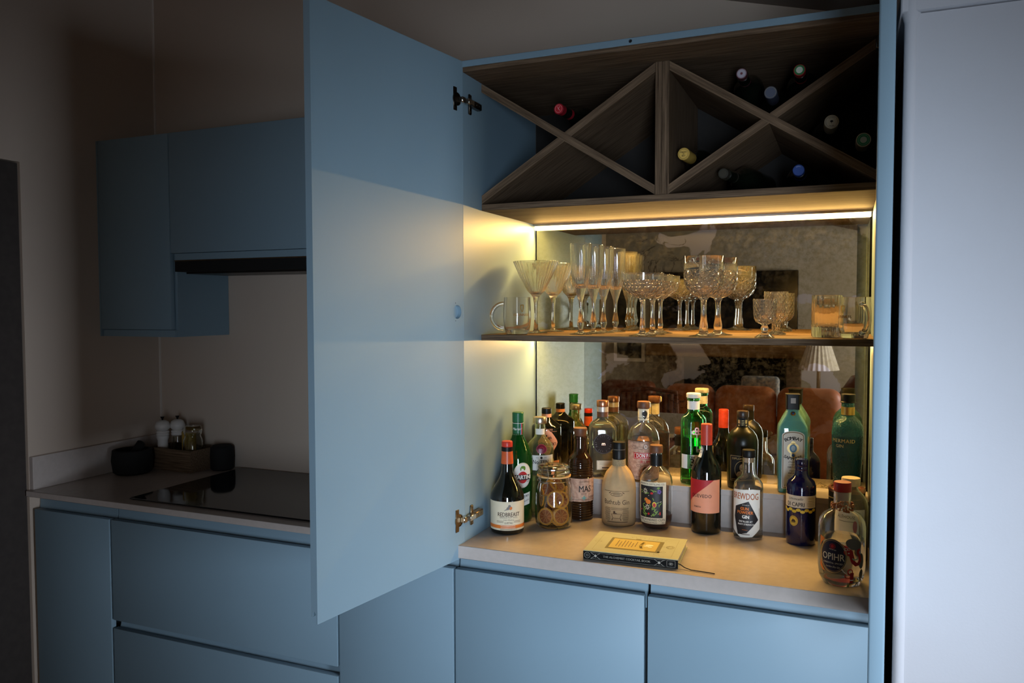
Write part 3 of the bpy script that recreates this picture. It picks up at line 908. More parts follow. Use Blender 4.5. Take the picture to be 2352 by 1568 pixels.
w1 = [jp_at(a0 - 0.20, 0.047, 0.170), jp_at(a0 - 0.25, 0.050, 0.155), jp_at(a0 - 0.27, 0.052, 0.140), jp_at(a0 - 0.24, 0.0535, 0.125), jp_at(a0 - 0.28, 0.055, 0.105), jp_at(a0 - 0.22, 0.056, 0.096), jp_at(a0 - 0.05, 0.056, 0.094), jp_at(a0 + 0.08, 0.056, 0.104), jp_at(a0 + 0.20, 0.054, 0.124), jp_at(a0 + 0.12, 0.053, 0.136), jp_at(a0 + 0.22, 0.051, 0.146), jp_at(a0 + 0.18, 0.050, 0.160), jp_at(a0 + 0.12, 0.047, 0.170)]
add_tube(bm, w1, 0.0009, 6)
add_tube(bm, [jp_at(a0 - 0.25 + 0.05 * i, 0.0542, 0.130) for i in range(11)], 0.0009, 6)
add_tube(bm, [jp_at(2 * PI * i / 40, 0.0462, 0.1305) for i in range(40)], 0.0008, 6, True)
from_bm('wire_clasp', bm, STEEL, jar, 60)
# the slices are loose in the jar
def make_slice():
    t = thing('orange_slice', 'x', 'dried fruit', (0, 0, 0), 0, 'dried orange slices in the clip-top jar')
    n = 28
    lathe('flesh', [(0, -0.0012), (0.0195, -0.0014), (0.0195, 0.0014), (0, 0.0012)], DARKF, t, n)
    lathe('rind', [(0.0195, -0.0019), (0.0235, -0.0017), (0.0242, 0), (0.0235, 0.0017), (0.0195, 0.0019)], ORANGEF, t, n, mod=lambda a, r, z: r * (1 + 0.018 * math.sin(9 * a)))
    bm = bmesh.new()
    for k in range(9):
        a = 2 * PI * k / 9 + 0.2
        for sgn in (-1, 1):
            p = [(0.0025 * math.cos(a), 0.0025 * math.sin(a), sgn * 0.00145), (0.018 * math.cos(a), 0.018 * math.sin(a), sgn * 0.00145)]
            add_tube(bm, p, lambda u: 0.0002 + 0.00025 * u, 5)
    for sgn in (-1, 1):
        add_tube(bm, [(0.0195 * math.cos(2 * PI * i / 28), 0.0195 * math.sin(2 * PI * i / 28), sgn * 0.0015) for i in range(28)], 0.0007, 5, True)
    from_bm('pith', bm, PITH, t, 60)
    return t
sl0 = make_slice()
JC = Vector((0.161, 0.268, ZW))
jrz = face(0.161, 0.268)
spots = [  # x right, y out towards front (-), z, tilt, spin, label  (jar frame)
    (0.004, -0.0370, 0.083, 84, 8, 'round pinkish dried orange slice pressed to the front of the jar, topmost'),
    (0.021, -0.0290, 0.080, 80, 35, 'dried orange slice half hidden behind the topmost front slice'),
    (-0.022, -0.0320, 0.034, 82, -30, 'dark brown dried orange slice at the lower left of the jar'),
    (0.019, -0.0355, 0.036, 80, 26, 'dried orange slice with a full pale ring at the lower right of the jar'),
    (0.013, -0.0250, 0.030, 74, 15, 'large dried orange slice behind the lower right one'),
    (-0.034, -0.0060, 0.080, 86, -75, 'dried orange slice seen edge-on against the left side of the jar'),
    (0.037, 0.0020, 0.088, 84, 80, 'dried orange slice seen edge-on against the right side of the jar, upper'),
    (0.036, 0.0040, 0.038, 86, 96, 'dried orange slice seen edge-on against the right side of the jar, lower'),
    (-0.014, 0.0000, 0.105, 55, -20, 'dried orange slice lying askew near the top of the jar'),
    (0.010, 0.0120, 0.112, 40, 40, 'dried orange slice lying askew under the lid'),
    (-0.010, 0.0080, 0.055, 65, -50, 'dried orange slice deep in the middle of the jar'),
    (0.008, 0.0200, 0.030, 70, 160, 'dried orange slice at the back of the jar'),
]
for i, (x, y, z, tl, sp, lb) in enumerate(spots):
    o = sl0 if i == 0 else dup(sl0, (0, 0, 0), 0, lb)
    o['label'] = lb
    R = Matrix.Rotation(jrz, 4, 'Z') @ Matrix.Translation((x, y, z)) @ Matrix.Rotation(math.radians(sp), 4, 'Z') @ Matrix.Rotation(math.radians(tl), 4, 'X') @ Matrix.Rotation(0.7 * i, 4, 'Z')
    o.matrix_world = Matrix.Translation(JC) @ R

# black apothecary bottle on the ledge
b = Bt('gin_bottle', 'black apothecary-shaped gin bottle with a peach diamond label, back left corner', 0.062, 0.476, ZL)
pr = [(0.040, 0.0), (0.044, 0.003), (0.0455, 0.010), (0.0462, 0.1315), (0.0450, 0.1385), (0.0400, 0.1435), (0.0260, 0.1530), (0.0175, 0.1605), (0.0140, 0.1665), (0.0140, 0.180)]
lathe('glass_body', [(0, 0)] + pr + [(0, 0.180)], BLACKG, b, 40)
lathe('neck_band', [(0, 0.1655), (0.0150, 0.1655), (0.0150, 0.1757), (0, 0.1757)], PEACH, b, 32)
lathe('cap', [(0, 0.1761), (0.0150, 0.1761), (0.0155, 0.1785), (0.0152, 0.1920), (0.0135, 0.1935), (0, 0.1935)], BLACK, b, 32)
s = cyl_surf(pr)
lab(s, b, PEACH, [POLY([(0.004 + dx, 0.0920 + dz) for dx, dz in ((0, -0.040), (0.013, -0.031), (0.030, -0.008), (0.033, 0.0), (0.030, 0.008), (0.013, 0.031), (0, 0.040), (-0.013, 0.031), (-0.030, 0.008), (-0.033, 0.0), (-0.030, -0.008), (-0.013, -0.031))])], [
    (INK, [T("HENDRICK'S", 0.004, 0.0880, 0.0130, 0.015, width=0.056), T('GIN', 0.006, 0.1050, 0.011, 0.02, rot=0.4), DISC(-0.004, 0.1120, 0.007, 0.004, 12, 0.5), LINES(-0.012, 0.020, 0.0690, 0.0780, 3)], 1)])
lab(s, b, PEACH, [RECT(-0.040, 0.046, 0.0150, 0.0370)], [(INK, [RECT(-0.020, 0.030, 0.0220, 0.0300)], 1), (PEACH, [T('SCOTLAND', 0.004, 0.0260, 0.0052, 0.01)], 2)])
art('lettering', [T('HENDRICKS', 0.0, 0.1320, 0.0070, 0.01), RECT(-0.034, 0.034, 0.1260, 0.1266)], PEACH, cyl_surf(pr), b, 0)

# ribbed brown rum
b = Bt('rum_bottle', 'ribbed dark brown bottle with a tapered wooden stopper, right of the fruit jar', 0.203, 0.3770, ZW, 10)
pr = [(0.034, 0.0), (0.0375, 0.003)]
z = 0.006
while z < 0.052:
    pr += [(0.0372, z), (0.0386, z + 0.003), (0.0372, z + 0.006)]
    z += 0.0068
pr += [(0.0384, 0.054), (0.0384, 0.122)]
z = 0.124
while z < 0.166:
    pr += [(0.0366, z), (0.0384 - (z - 0.124) * 0.055, z + 0.003), (0.0366 - (z - 0.124) * 0.055, z + 0.006)]
    z += 0.0068
pr += [(0.0345, 0.172), (0.0300, 0.181), (0.0225, 0.188), (0.0192, 0.197), (0.0176, 0.215), (0.0170, 0.231), (0.0196, 0.2325), (0.0196, 0.2385), (0.0168, 0.240)]
lathe('glass_body', [(0, 0)] + pr + [(0, 0.240)], BROWNG, b, 48)
lathe('stopper', [(0, 0.2402), (0.0158, 0.2402), (0.0165, 0.243), (0.0204, 0.260), (0.0195, 0.263), (0, 0.263)], CORKD, b, 32)
s = cyl_surf([(0.0384, 0.0), (0.0384, 0.2)])
lab(s, b, PAPERP, [RECT(-0.050, 0.052, 0.055, 0.1215)], [
    (INK, [T('MAS', 0.008, 0.0910, 0.0260, 0.012, width=0.037), LINES(-0.030, 0.045, 0.0600, 0.0601, 1), LINES(0.018, 0.046, 0.0660, 0.0690, 2)], 1),
    (INKB, [T('GUATEMALA', 0.006, 0.1125, 0.0065, 0.01, width=0.030), RING(0.040, 0.100, 0.006, 0.007, 0.0009, 14), RING(0.037, 0.108, 0.004, 0.003, 0.0008, 12), LINES(-0.004, 0.012, 0.0765, 0.0775, 1)], 1),
    (pm('teal_ink', (0.10, 0.36, 0.34), 0.5), [RECT(0.0030, 0.0060, 0.0595, 0.0725), RECT(-0.0020, 0.0110, 0.0645, 0.0675)], 2)])

# Bathtub Gin
b = Bt('gin_bottle', 'kraft paper wrapped bottle printed with a small bathtub, tied with string under black wax', 0.321, 0.3685, ZW, -4)
pr = [(0.0450, 0.0), (0.0475, 0.004), (0.0483, 0.012), (0.0483, 0.098), (0.0470, 0.112), (0.0430, 0.128), (0.0350, 0.146), (0.0250, 0.158), (0.0185, 0.165)]
lathe('paper_wrap', [(0, 0)] + pr + [(0, 0.165)], KRAFT, b, 96, mod=lambda a, r, z: r * (1 + (0.035 * math.sin(a * 13 + 60 * (z - 0.10)) * min(1, max(0, (z - 0.105) * 22)))) if r > 0.016 else r)
bm = bmesh.new()
for i in range(7): add_tube(bm, [(0.0182 * math.cos(2 * PI * k / 28), 0.0182 * math.sin(2 * PI * k / 28), 0.1655 + i * 0.0026) for k in range(28)], 0.0014, 6, True)
from_bm('string', bm, pm('jute_string', (0.42, 0.32, 0.18), 0.8, var=0.3, scale=300), b, 60)
lathe('wax_neck', [(0, 0.165), (0.0172, 0.165), (0.0172, 0.1835), (0.0185, 0.1845), (0.0183, 0.207), (0.0176, 0.209), (0, 0.209)], BLACK, b, 32)
lathe('neck_ring', [(0, 0.2092), (0.0182, 0.2092), (0.0184, 0.2120), (0, 0.2120)], pm('smoked_ring', (0.10, 0.09, 0.08), 0.2), b, 32)
lathe('cap', [(0, 0.2122), (0.0186, 0.2122), (0.0188, 0.2290), (0.0178, 0.231), (0, 0.231)], BLACK, b, 32)
s = cyl_surf(pr)
sh = [T('Bathtub Gin', -0.003, 0.0680, 0.0190, 0.0, width=0.074), LINES(-0.014, 0.008, 0.0893, 0.0915, 2, 0.0007, 0.003)]
sh += [RING(-0.003, 0.0905, 0.0170, 0.0050, 0.0011), DISC(-0.022, 0.0950, 0.004, 0.0010, 8, 0.5), DISC(0.016, 0.0950, 0.004, 0.0010, 8, -0.5)]
sh += [LINES(-0.040, 0.034, 0.0990, 0.0990, 1, 0.0008), LINES(-0.040, -0.019, 0.018, 0.052, 13, 0.0009, 0.003), LINES(0.013, 0.034, 0.018, 0.052, 13, 0.0009, 0.003), LINES(-0.020, 0.014, 0.048, 0.052, 2, 0.0008)]
sh += [LINES(-0.032, 0.030, 0.0120, 0.0135, 2, 0.0009, 0.003)]
sh += [RING(-0.003, 0.036, 0.0145, 0.0010, 0.0006), POLY([(-0.0175, 0.0355), (-0.0160, 0.0355), (-0.0120, 0.0235), (-0.0130, 0.0232)]), POLY([(0.0115, 0.0355), (0.0100, 0.0355), (0.0060, 0.0235), (0.0070, 0.0232)]), LINES(-0.012, 0.006, 0.0232, 0.0232, 1, 0.0009)]
sh += [POLY([(-0.0150, 0.0235), (-0.0130, 0.0235), (-0.0150, 0.0170), (-0.0165, 0.0175)]), POLY([(0.0090, 0.0235), (0.0070, 0.0235), (0.0090, 0.0170), (0.0105, 0.0175)])]
sh += [DISC(-0.009, 0.0410, 0.0030, 0.0034, 12), DISC(-0.007, 0.0375, 0.006, 0.0014, 10)]
art('lettering', sh, INKB, s, b, 1)

# Don Papa
b = Bt('rum_bottle', 'round-shouldered clear rum bottle with pinkish label and red banner, on the ledge', 0.367, 0.470, ZL, 6)
pr = [(0.0420, 0.0), (0.0455, 0.003), (0.0470, 0.010), (0.0473, 0.110), (0.0466, 0.122), (0.0430, 0.138), (0.0350, 0.152), (0.0240, 0.161), (0.0165, 0.166), (0.0155, 0.173), (0.0155, 0.208)]
lathe('glass_body', glass_shell(pr, 0.0030, 0.006), CLEAR, b, 48)
lathe('rum', liquid(pr, 0.0030, 0.006, 0.118), LIQ_AMBER, b, 40)
lathe('stopper', [(0, 0.2082), (0.0178, 0.2082), (0.0186, 0.2100), (0.0186, 0.2262), (0.0175, 0.2280), (0, 0.2280)], CORKD, b, 32)
s = cyl_surf(pr)
lab(s, b, PAPERP, [RECT(-0.060, 0.060, 0.006, 0.1165)], [
    (REDI, [RECT(-0.033, 0.040, 0.0660, 0.0845), T('RUM', 0.002, 0.0575, 0.0120, 0.015, width=0.028)], 1),
    (WHITEI, [T('DON PAPA', 0.002, 0.0752, 0.0150, 0.018, width=0.054), FRAME(-0.031, 0.038, 0.0680, 0.0825, 0.0008), RING(0.002, 0.1020, 0.0045, 0.0060, 0.0012)], 2),
    (INKB, [RING(0.002, 0.1020, 0.0062, 0.0080, 0.0009), RING(-0.014, 0.098, 0.010, 0.004, 0.0008), RING(0.018, 0.098, 0.010, 0.004, 0.0008), RING(-0.030, 0.100, 0.008, 0.004, 0.0008), RING(0.034, 0.100, 0.008, 0.004, 0.0008),
            LINES(-0.058, 0.058, 0.113, 0.1145, 2, 0.0006), RING(0.002, 0.034, 0.018, 0.014, 0.0009), DISC(0.002, 0.034, 0.009, 0.010, 16), LINES(-0.026, 0.030, 0.010, 0.014, 2), RING(-0.018, 0.047, 0.007, 0.004, 0.0008), RING(0.022, 0.047, 0.007, 0.004, 0.0008)], 1),
    ])
ks = cyl_surf([(0.0156, 0.17), (0.0156, 0.21)])
lab(ks, b, PAPER, [RECT(-0.048, 0.048, 0.1735, 0.2070)], [
    (INK, [DISC(0.002, 0.1930, 0.0085, 0.0100, 20), POLY([(-0.005, 0.186), (0.009, 0.186), (0.002, 0.176)]), LINES(-0.020, 0.020, 0.1800, 0.1800, 1, 0.001)], 1),
    (SILVER, [RING(0.002, 0.1930, 0.0078, 0.0090, 0.0008)], 2)])
tab = tube('ring_tag', [(0.0150, -0.0125, 0.2270), (0.0185, -0.0100, 0.2255), (0.0195, -0.0085, 0.2190), (0.0190, -0.0090, 0.2120)], 0.0014, PAPER, b, 6)

# mezcal
b = Bt('mezcal_bottle', 'broad-shouldered clear bottle with a round dark seal and copper cap, on the ledge', 0.240, 0.480, ZL, 2)
rings = [(0.036, 0.026, 0.010, 0.0), (0.0395, 0.029, 0.012, 0.004), (0.0410, 0.031, 0.013, 0.014), (0.0420, 0.031, 0.013, 0.132), (0.0405, 0.030, 0.013, 0.146), (0.0345, 0.026, 0.014, 0.157), (0.0235, 0.0205, 0.016, 0.165), (0.0168, 0.0165, 0.0160, 0.1705), (0.0160, 0.0160, 0.0159, 0.176), (0.0160, 0.0160, 0.0159, 0.206)]
bm = bmesh.new()
add_loft(bm, rings, True, False)
inn = [(w - 0.003, d - 0.003, max(c - 0.002, 0.004), z) for w, d, c, z in rings if z > 0.010]
inn = [(0.036, 0.026, 0.011, 0.009)] + inn
add_loft(bm, inn, True, False)
bm.edges.ensure_lookup_table()
bd = [e for e in bm.edges if e.is_boundary]
bmesh.ops.bridge_loops(bm, edges=bd)
from_bm('glass_body', bm, MEZG, b, 35)
loft('mezcal', [(w + 0.0002, d + 0.0002, c, z) for w, d, c, z in inn if z < 0.09] + [(0.0390, 0.0282, 0.011, 0.090)], pm('pale_mezcal', (0.985, 0.99, 0.93), 0.0, trans=1.0, ior=1.36), b)
lathe('neck_band', [(0, 0.176), (0.0167, 0.176), (0.0167, 0.1905), (0, 0.1905)], CORKD, b, 32)
lathe('neck_label', [(0, 0.1908), (0.0170, 0.1908), (0.0170, 0.2055), (0, 0.2055)], pm('silver_paper', (0.60, 0.52, 0.45), 0.4, 0.5, var=0.1), b, 32)
lathe('cap', [(0, 0.2060), (0.0174, 0.2060), (0.0180, 0.2080), (0.0182, 0.2225), (0.0172, 0.2240), (0, 0.2240)], COPPER, b, 32)
fs = flat_surf(-0.0310)
sl = art('seal', [DISC(0.002, 0.098, 0.0305, 0.0305, 40)], pm('dark_wax', (0.026, 0.015, 0.011), 0.8, var=0.3, scale=200, bump=0.3), fs, b, 1)
art('lettering', [TARC('III I III II III', 0.002, 0.098, 0.0225, 0.0080, 0.0), TARC('II III I III', 0.002, 0.098, 0.0225, 0.0080, 0.0, top=False), RING(0.002, 0.098, 0.0290, 0.0290, 0.0007)], pm('wax_relief', (0.085, 0.05, 0.035), 0.4), fs, sl, 2)
art('lettering', [T('m', 0.002, 0.098, 0.0150, 0.0)], COPPER, fs, sl, 2)
lab(fs, b, PAPER, [RECT(-0.018, 0.034, 0.020, 0.0480)], [(INKB, [FRAME(-0.017, 0.033, 0.021, 0.047, 0.0006), LINES(-0.013, 0.029, 0.0365, 0.0430, 3, 0.0006, 0.004), LINES(-0.004, 0.026, 0.0250, 0.0250, 1, 0.0030, 0.004)], 1)])

# Five Hundred Cuts
b = Bt('rum_bottle', 'clear rum bottle with a black floral label and little rum left in it', 0.428, 0.368, ZW, -22)
pr = [(0.0300, 0.0), (0.0355, 0.003), (0.0410, 0.012), (0.0445, 0.026), (0.0453, 0.040), (0.0453, 0.128), (0.0430, 0.142), (0.0360, 0.155), (0.0240, 0.166), (0.0170, 0.172), (0.0160, 0.178), (0.0160, 0.208)]
lathe('glass_body', glass_shell(pr, 0.0030, 0.007), CLEAR, b, 48)
lathe('rum', liquid(pr, 0.0030, 0.007, 0.040), LIQ_DARK, b, 40)
lathe('neck_seal', [(0.0161, 0.172), (0.0168, 0.172), (0.0168, 0.2030), (0.0161, 0.2030)], BLACK, b, 32)
lathe('stopper', [(0, 0.2082), (0.0172, 0.2082), (0.0178, 0.2105), (0.0178, 0.2275), (0.0168, 0.229), (0, 0.229)], CORKD, b, 32)
s = cyl_surf(pr)
l = lab(s, b, PAPER, [RECT(-0.037, 0.046, 0.0170, 0.1330)], [
    (INK, [T('BREWDOG DISTILLING CO.', 0.004, 0.1275, 0.0068, 0.012, width=0.074), T('FIVE HUNDRED CUTS', 0.005, 0.0290, 0.0085, 0.008, width=0.076), T('Botanical Rum', 0.000, 0.0215, 0.0060, 0.0, width=0.040), T('70cl', 0.038, 0.0208, 0.0048, 0.01)], 1),
    (pm('black_panel', (0.010, 0.010, 0.014), 0.5), [RECT(-0.033, 0.036, 0.0350, 0.1225)], 1)])
fl = random.Random(3)
lv, wh, rd_, pu, cr = [], [], [], [], []
for i in range(26): lv.append(LEAF(-0.030 + 0.062 * fl.random(), 0.039 + 0.080 * fl.random(), 0.0030 + 0.0030 * fl.random(), 0.0012, PI * fl.random()))
for k in range(6): lv.append(LEAF(0.014 + 0.005 * math.sin(k), 0.044 + 0.004 * k, 0.0060, 0.0014, 0.6 + 0.3 * (k % 2)))
for k in range(5): lv.append(LEAF(-0.018 + 0.003 * (k % 2), 0.044 + 0.005 * k, 0.0062, 0.0014, 2.2 + 0.3 * (k % 2)))
for cx_, cz_ in ((-0.013, 0.1080), (-0.006, 0.0640)):
    for k in range(8): wh.append(LEAF(cx_ + 0.0045 * math.cos(k * PI / 4), cz_ + 0.0055 * math.sin(k * PI / 4), 0.0030, 0.0010, k * PI / 4))
for i in range(5): wh.append(DISC(-0.028 + 0.060 * fl.random(), 0.040 + 0.078 * fl.random(), 0.0010))
art('artwork', lv, pm('leaf_bright', (0.18, 0.32, 0.05), 0.5), s, l, 2)
art('artwork', wh, PAPER, s, l, 3)
art('artwork', [DISC(-0.004, 0.0790, 0.0075, 0.0065), DISC(-0.010, 0.0850, 0.005, 0.0045)], ORANGEI, s, l, 3)
art('artwork', [DISC(0.013, 0.0720, 0.0055, 0.0078)], YELLOWI, s, l, 3)
art('artwork', [DISC(0.013, 0.0710, 0.0038, 0.0055), DISC(-0.002, 0.046, 0.003), DISC(0.006, 0.1030, 0.0040, 0.0030), DISC(-0.026, 0.055, 0.002), DISC(0.028, 0.0480, 0.002, 0.005)], REDI, s, l, 4)
art('artwork', [DISC(0.026 + 0.0035 * math.cos(k * 1.26), 0.1080 + 0.004 * math.sin(k * 1.26), 0.0024, 0.0028, 10) for k in range(5)], PURPLEI, s, l, 3)

# No. 3 gin (six-sided)
b = Bt('gin_bottle', 'emerald green gin bottle with a metal key on its front and a cream cap', 0.512, 0.470, ZL, 13)
def hexmod(a, r, z, lim=0.022):
    if r < lim: return r
    k = 6
    q = ((a + PI / 6 + PI / 2) % (2 * PI / k)) - PI / k
    f = math.cos(PI / k) / math.cos(q)
    f = min(f, 0.955) / 0.91
    w = min(1, (r - lim) / 0.008)
    return r * (1 + (f - 1) * w)
pr = [(0.0310, 0.0), (0.0338, 0.003), (0.0345, 0.008), (0.0345, 0.178), (0.0330, 0.187), (0.0270, 0.196), (0.0205, 0.201), (0.0172, 0.205), (0.0165, 0.210), (0.0165, 0.238), (0.0185, 0.2395), (0.0185, 0.2435), (0.0165, 0.2450)]
lathe('glass_body', glass_shell(pr, 0.0030, 0.008), NO3G, b, 72, mod=hexmod)
lathe('gin', liquid([(r * 0.97, z) for r, z in pr], 0.0032, 0.008, 0.134), LIQ_GREEN, b, 72, mod=hexmod)
lathe('cap', [(0, 0.2452), (0.0195, 0.2452), (0.0204, 0.2470), (0.0204, 0.2565), (0.0192, 0.2580), (0, 0.2580)], CREAMP, b, 32)
lathe('neck_label', [(0.0166, 0.2125), (0.0172, 0.2125), (0.0172, 0.2362), (0.0166, 0.2362)], PAPERW, b, 32)
fs = flat_surf(-0.0328)
kb = bmesh.new()
for dx, dz in ((0, 0.0085), (-0.0085, 0), (0.0085, 0), (0, -0.0015)):
    add_lathe(kb, [(0.0026, 0), (0.0062, 0), (0.0066, 0.0012), (0.0062, 0.0024), (0.0026, 0.0024)], 20, None, Matrix.Translation((0.002 + dx, -0.0332, 0.150 + dz)) @ Matrix.Rotation(PI / 2, 4, 'X'))
add_box(kb, 0.0005, 0.0035, -0.0356, -0.0332, 0.094, 0.146, 0.0006)
add_box(kb, 0.0035, 0.0125, -0.0352, -0.0332, 0.0935, 0.1035, 0.0005)
from_bm('key', kb, pm('pewter', (0.55, 0.53, 0.50), 0.35, 1.0, var=0.2), b, 40)
lab(cyl_surf([(0.0345, 0), (0.0345, 0.3)]), b, PAPERW, [RECT(-0.048, 0.048, 0.0460, 0.0860)], [
    (INK, [T('No', -0.010, 0.0795, 0.0110, 0.012), T('3', -0.010, 0.0640, 0.0290, 0.02), T('LONDON DRY', -0.008, 0.0515, 0.0050, 0.005, width=0.022), LINES(0.012, 0.028, 0.055, 0.075, 6, 0.0005, 0.004)], 1)])

# Port
b = Bt('port_bottle', 'black port bottle with rust red capsule and a diagonal crimson and salmon label', 0.564, 0.3765, ZW, -14)
pr = [(0.0370, 0.0), (0.0395, 0.004), (0.0402, 0.012), (0.0402, 0.160), (0.0390, 0.172), (0.0330, 0.188), (0.0240, 0.202), (0.0180, 0.214), (0.0155, 0.228), (0.0148, 0.245), (0.0146, 0.290)]
lathe('glass_body', [(0, 0)] + pr + [(0, 0.290)], BLACKG, b, 48)
lathe('capsule', [(0, 0.238), (0.0153, 0.238), (0.0152, 0.268), (0.0150, 0.2935), (0.0138, 0.295), (0, 0.295)], pm('rust_capsule', (0.55, 0.055, 0.03), 0.4, var=0.15), b, 32)
s = cyl_surf(pr)
lab(s, b, SALMON, [RECT(-0.052, 0.052, 0.0580, 0.1480)], [
    (CRIMSON, [POLY([(-0.052, 0.148), (0.030, 0.148), (-0.052, 0.079)])], 1),
    (INK, [T('QUEVEDO', -0.004, 0.1040, 0.0130, 0.005, width=0.056, space=1.1), T('PORTO', -0.014, 0.0740, 0.0062, 0.02)], 2)])
pl = art('seal_label', [POLY([(0.007 - 0.026, 0.205), (0.019 - 0.026, 0.205), (0.019 - 0.026, 0.229), (0.013 - 0.026, 0.237), (0.007 - 0.026, 0.229)]), DISC(-0.013, 0.225, 0.0075, 0.0105, 18)], PAPERW, cyl_surf(pr + [(0.0146, 0.3)], 0.0180), b, 1)
art('lettering', [RING(-0.013, 0.2255, 0.0062, 0.0090, 0.0010), T('PORTO', -0.013, 0.2255, 0.0034, 0.02)], INK, cyl_surf(pr + [(0.0146, 0.3)], 0.0180), pl, 2)

# Diplomatico
b = Bt('rum_bottle', 'olive satin rum bottle with a black framed portrait label, on the ledge', 0.648, 0.470, ZL, 0)
pr = [(0.0370, 0.0), (0.0400, 0.004), (0.0408, 0.014), (0.0425, 0.120), (0.0420, 0.132), (0.0380, 0.147), (0.0290, 0.160), (0.0195, 0.167), (0.0160, 0.172), (0.0152, 0.180), (0.0152, 0.196)]
lathe('glass_body', [(0, 0)] + pr + [(0, 0.196)], OLIVEG, b, 48)
lathe('neck_label', [(0, 0.1700), (0.0160, 0.1720), (0.0158, 0.1955), (0, 0.1955)], BLACKM, b, 32)
art('lettering', [RECT(-0.013, -0.007, 0.180, 0.190), RECT(0.007, 0.013, 0.180, 0.190), RECT(-0.012, -0.008, 0.173, 0.177), RECT(0.008, 0.013, 0.173, 0.177), LINES(-0.006, 0.006, 0.176, 0.188, 4, 0.0005)], GOLDI, cyl_surf([(0.0160, 0.16), (0.0160, 0.20)]), b, 1)
lathe('stopper', [(0, 0.1962), (0.0150, 0.1962), (0.0158, 0.1980), (0.0158, 0.2125), (0.0148, 0.214), (0, 0.214)], pm('dark_brown_cap', (0.035, 0.02, 0.012), 0.35, var=0.2), b, 32)
s = cyl_surf([(0.0426, 0), (0.0426, 0.3)])
lab(s, b, BLACKM, [RECT(-0.036, 0.036, 0.022, 0.096)], [
    (GOLDI, [FRAME(-0.034, 0.034, 0.024, 0.094, 0.0010), T('DIPLOMATICO', 0, 0.086, 0.0085, 0.0, width=0.056), RING(0, 0.0560, 0.0200, 0.0245, 0.0008), LINES(-0.030, 0.030, 0.0280, 0.0285, 1)], 1),
    (pm('portrait_sepia', (0.36, 0.28, 0.17), 0.6, var=0.4, scale=300), [DISC(0.001, 0.0620, 0.0085, 0.0110), DISC(0.0, 0.0435, 0.0150, 0.0090)], 1),
    (pm('portrait_pale', (0.55, 0.48, 0.36), 0.6), [DISC(0.001, 0.0655, 0.0062, 0.0062), DISC(0.001, 0.0545, 0.0050, 0.0040)], 2),
    (BLACKM, [DISC(-0.0016, 0.0645, 0.0010, 0.0006), DISC(0.0036, 0.0645, 0.0010, 0.0006), DISC(0.001, 0.0585, 0.0032, 0.0007)], 3)])

# BrewDog gunpowder gin
b = Bt('gin_bottle', 'clear straight-sided gin bottle with a black angular panel on its white label', 0.677, 0.362, ZW, -14)
pr = [(0.0335, 0.0), (0.0370, 0.003), (0.0379, 0.009), (0.0379, 0.135), (0.0365, 0.146), (0.0300, 0.156), (0.0215, 0.163), (0.0180, 0.169), (0.0163, 0.180), (0.0160, 0.214)]
lathe('glass_body', glass_shell(pr, 0.0035, 0.016), CLEAR, b, 48)
lathe('gin', liquid(pr, 0.0035, 0.016, 0.132), LIQ_CLEAR, b, 40)
lathe('stopper_plug', [(0, 0.2010), (0.0118, 0.2010), (0.0122, 0.2140), (0, 0.2140)], CORK, b, 28)
lathe('cap', [(0, 0.2144), (0.0165, 0.2144), (0.0170, 0.2160), (0.0170, 0.2325), (0.0160, 0.234), (0, 0.234)], BLACK, b, 32)
s = cyl_surf(pr)
l = lab(s, b, PAPERW, [POLY([(-0.042, 0.026), (-0.010, 0.007), (0.020, 0.010), (0.042, 0.030), (0.042, 0.133), (0.020, 0.136), (-0.042, 0.130)])], [
    (pm('rust_ink', (0.42, 0.12, 0.035), 0.5), [T('BREWDOG', 0.000, 0.1155, 0.0240, 0.016, width=0.072)], 1),
    (pm('black_panel', (0.01, 0.01, 0.014)), [POLY([(-0.026, 0.088), (0.010, 0.104), (0.036, 0.055), (0.006, 0.020), (-0.018, 0.014), (-0.030, 0.060)])], 2),
    (ORANGEI, [T('GUN', 0.000, 0.0835, 0.0115, 0.03, width=0.021), T('POWDER', 0.001, 0.0735, 0.0115, 0.025, width=0.041), LINES(-0.006, 0.008, 0.0270, 0.0275, 1, 0.0008)], 3),
    (WHITEI, [T('DISTILLED BY', 0.003, 0.0935, 0.0032, 0.0), T('GIN', 0.003, 0.0620, 0.0125, 0.035, width=0.018), T('DISTILLED AT', 0.003, 0.0500, 0.0062, 0.02, width=0.034), T('NAVY STRENGTH', 0.004, 0.0425, 0.0062, 0.02, width=0.042)], 3),
    (INKB, [LINES(-0.018, 0.014, 0.0150, 0.0150, 1, 0.0018, 0.004), T('DISTILLING', 0.039, 0.075, 0.004, 0.0, rot=PI / 2)], 1)])

# Bombay Sapphire
b = Bt('gin_bottle', 'tall rectangular pale blue gin bottle with arched white label, on the ledge', 0.779, 0.470, ZL, 6)
rings = [(0.033, 0.023, 0.006, 0.0), (0.0365, 0.0260, 0.008, 0.004), (0.0375, 0.0270, 0.008, 0.012), (0.0380, 0.0275, 0.008, 0.172), (0.0365, 0.0265, 0.008, 0.181), (0.0290, 0.0225, 0.008, 0.196), (0.0200, 0.0175, 0.008, 0.212), (0.0160, 0.0145, 0.008, 0.220), (0.0155, 0.0140, 0.008, 0.232)]
bm = bmesh.new()
add_loft(bm, rings, True, False)
inn = [(0.032, 0.0215, 0.006, 0.011)] + [(w - 0.003, d - 0.003, max(c - 0.002, 0.004), z) for w, d, c, z in rings if z > 0.0121]
add_loft(bm, inn, True, False)
bmesh.ops.bridge_loops(bm, edges=[e for e in bm.edges if e.is_boundary])
from_bm('glass_body', bm, BOMG, b, 35)
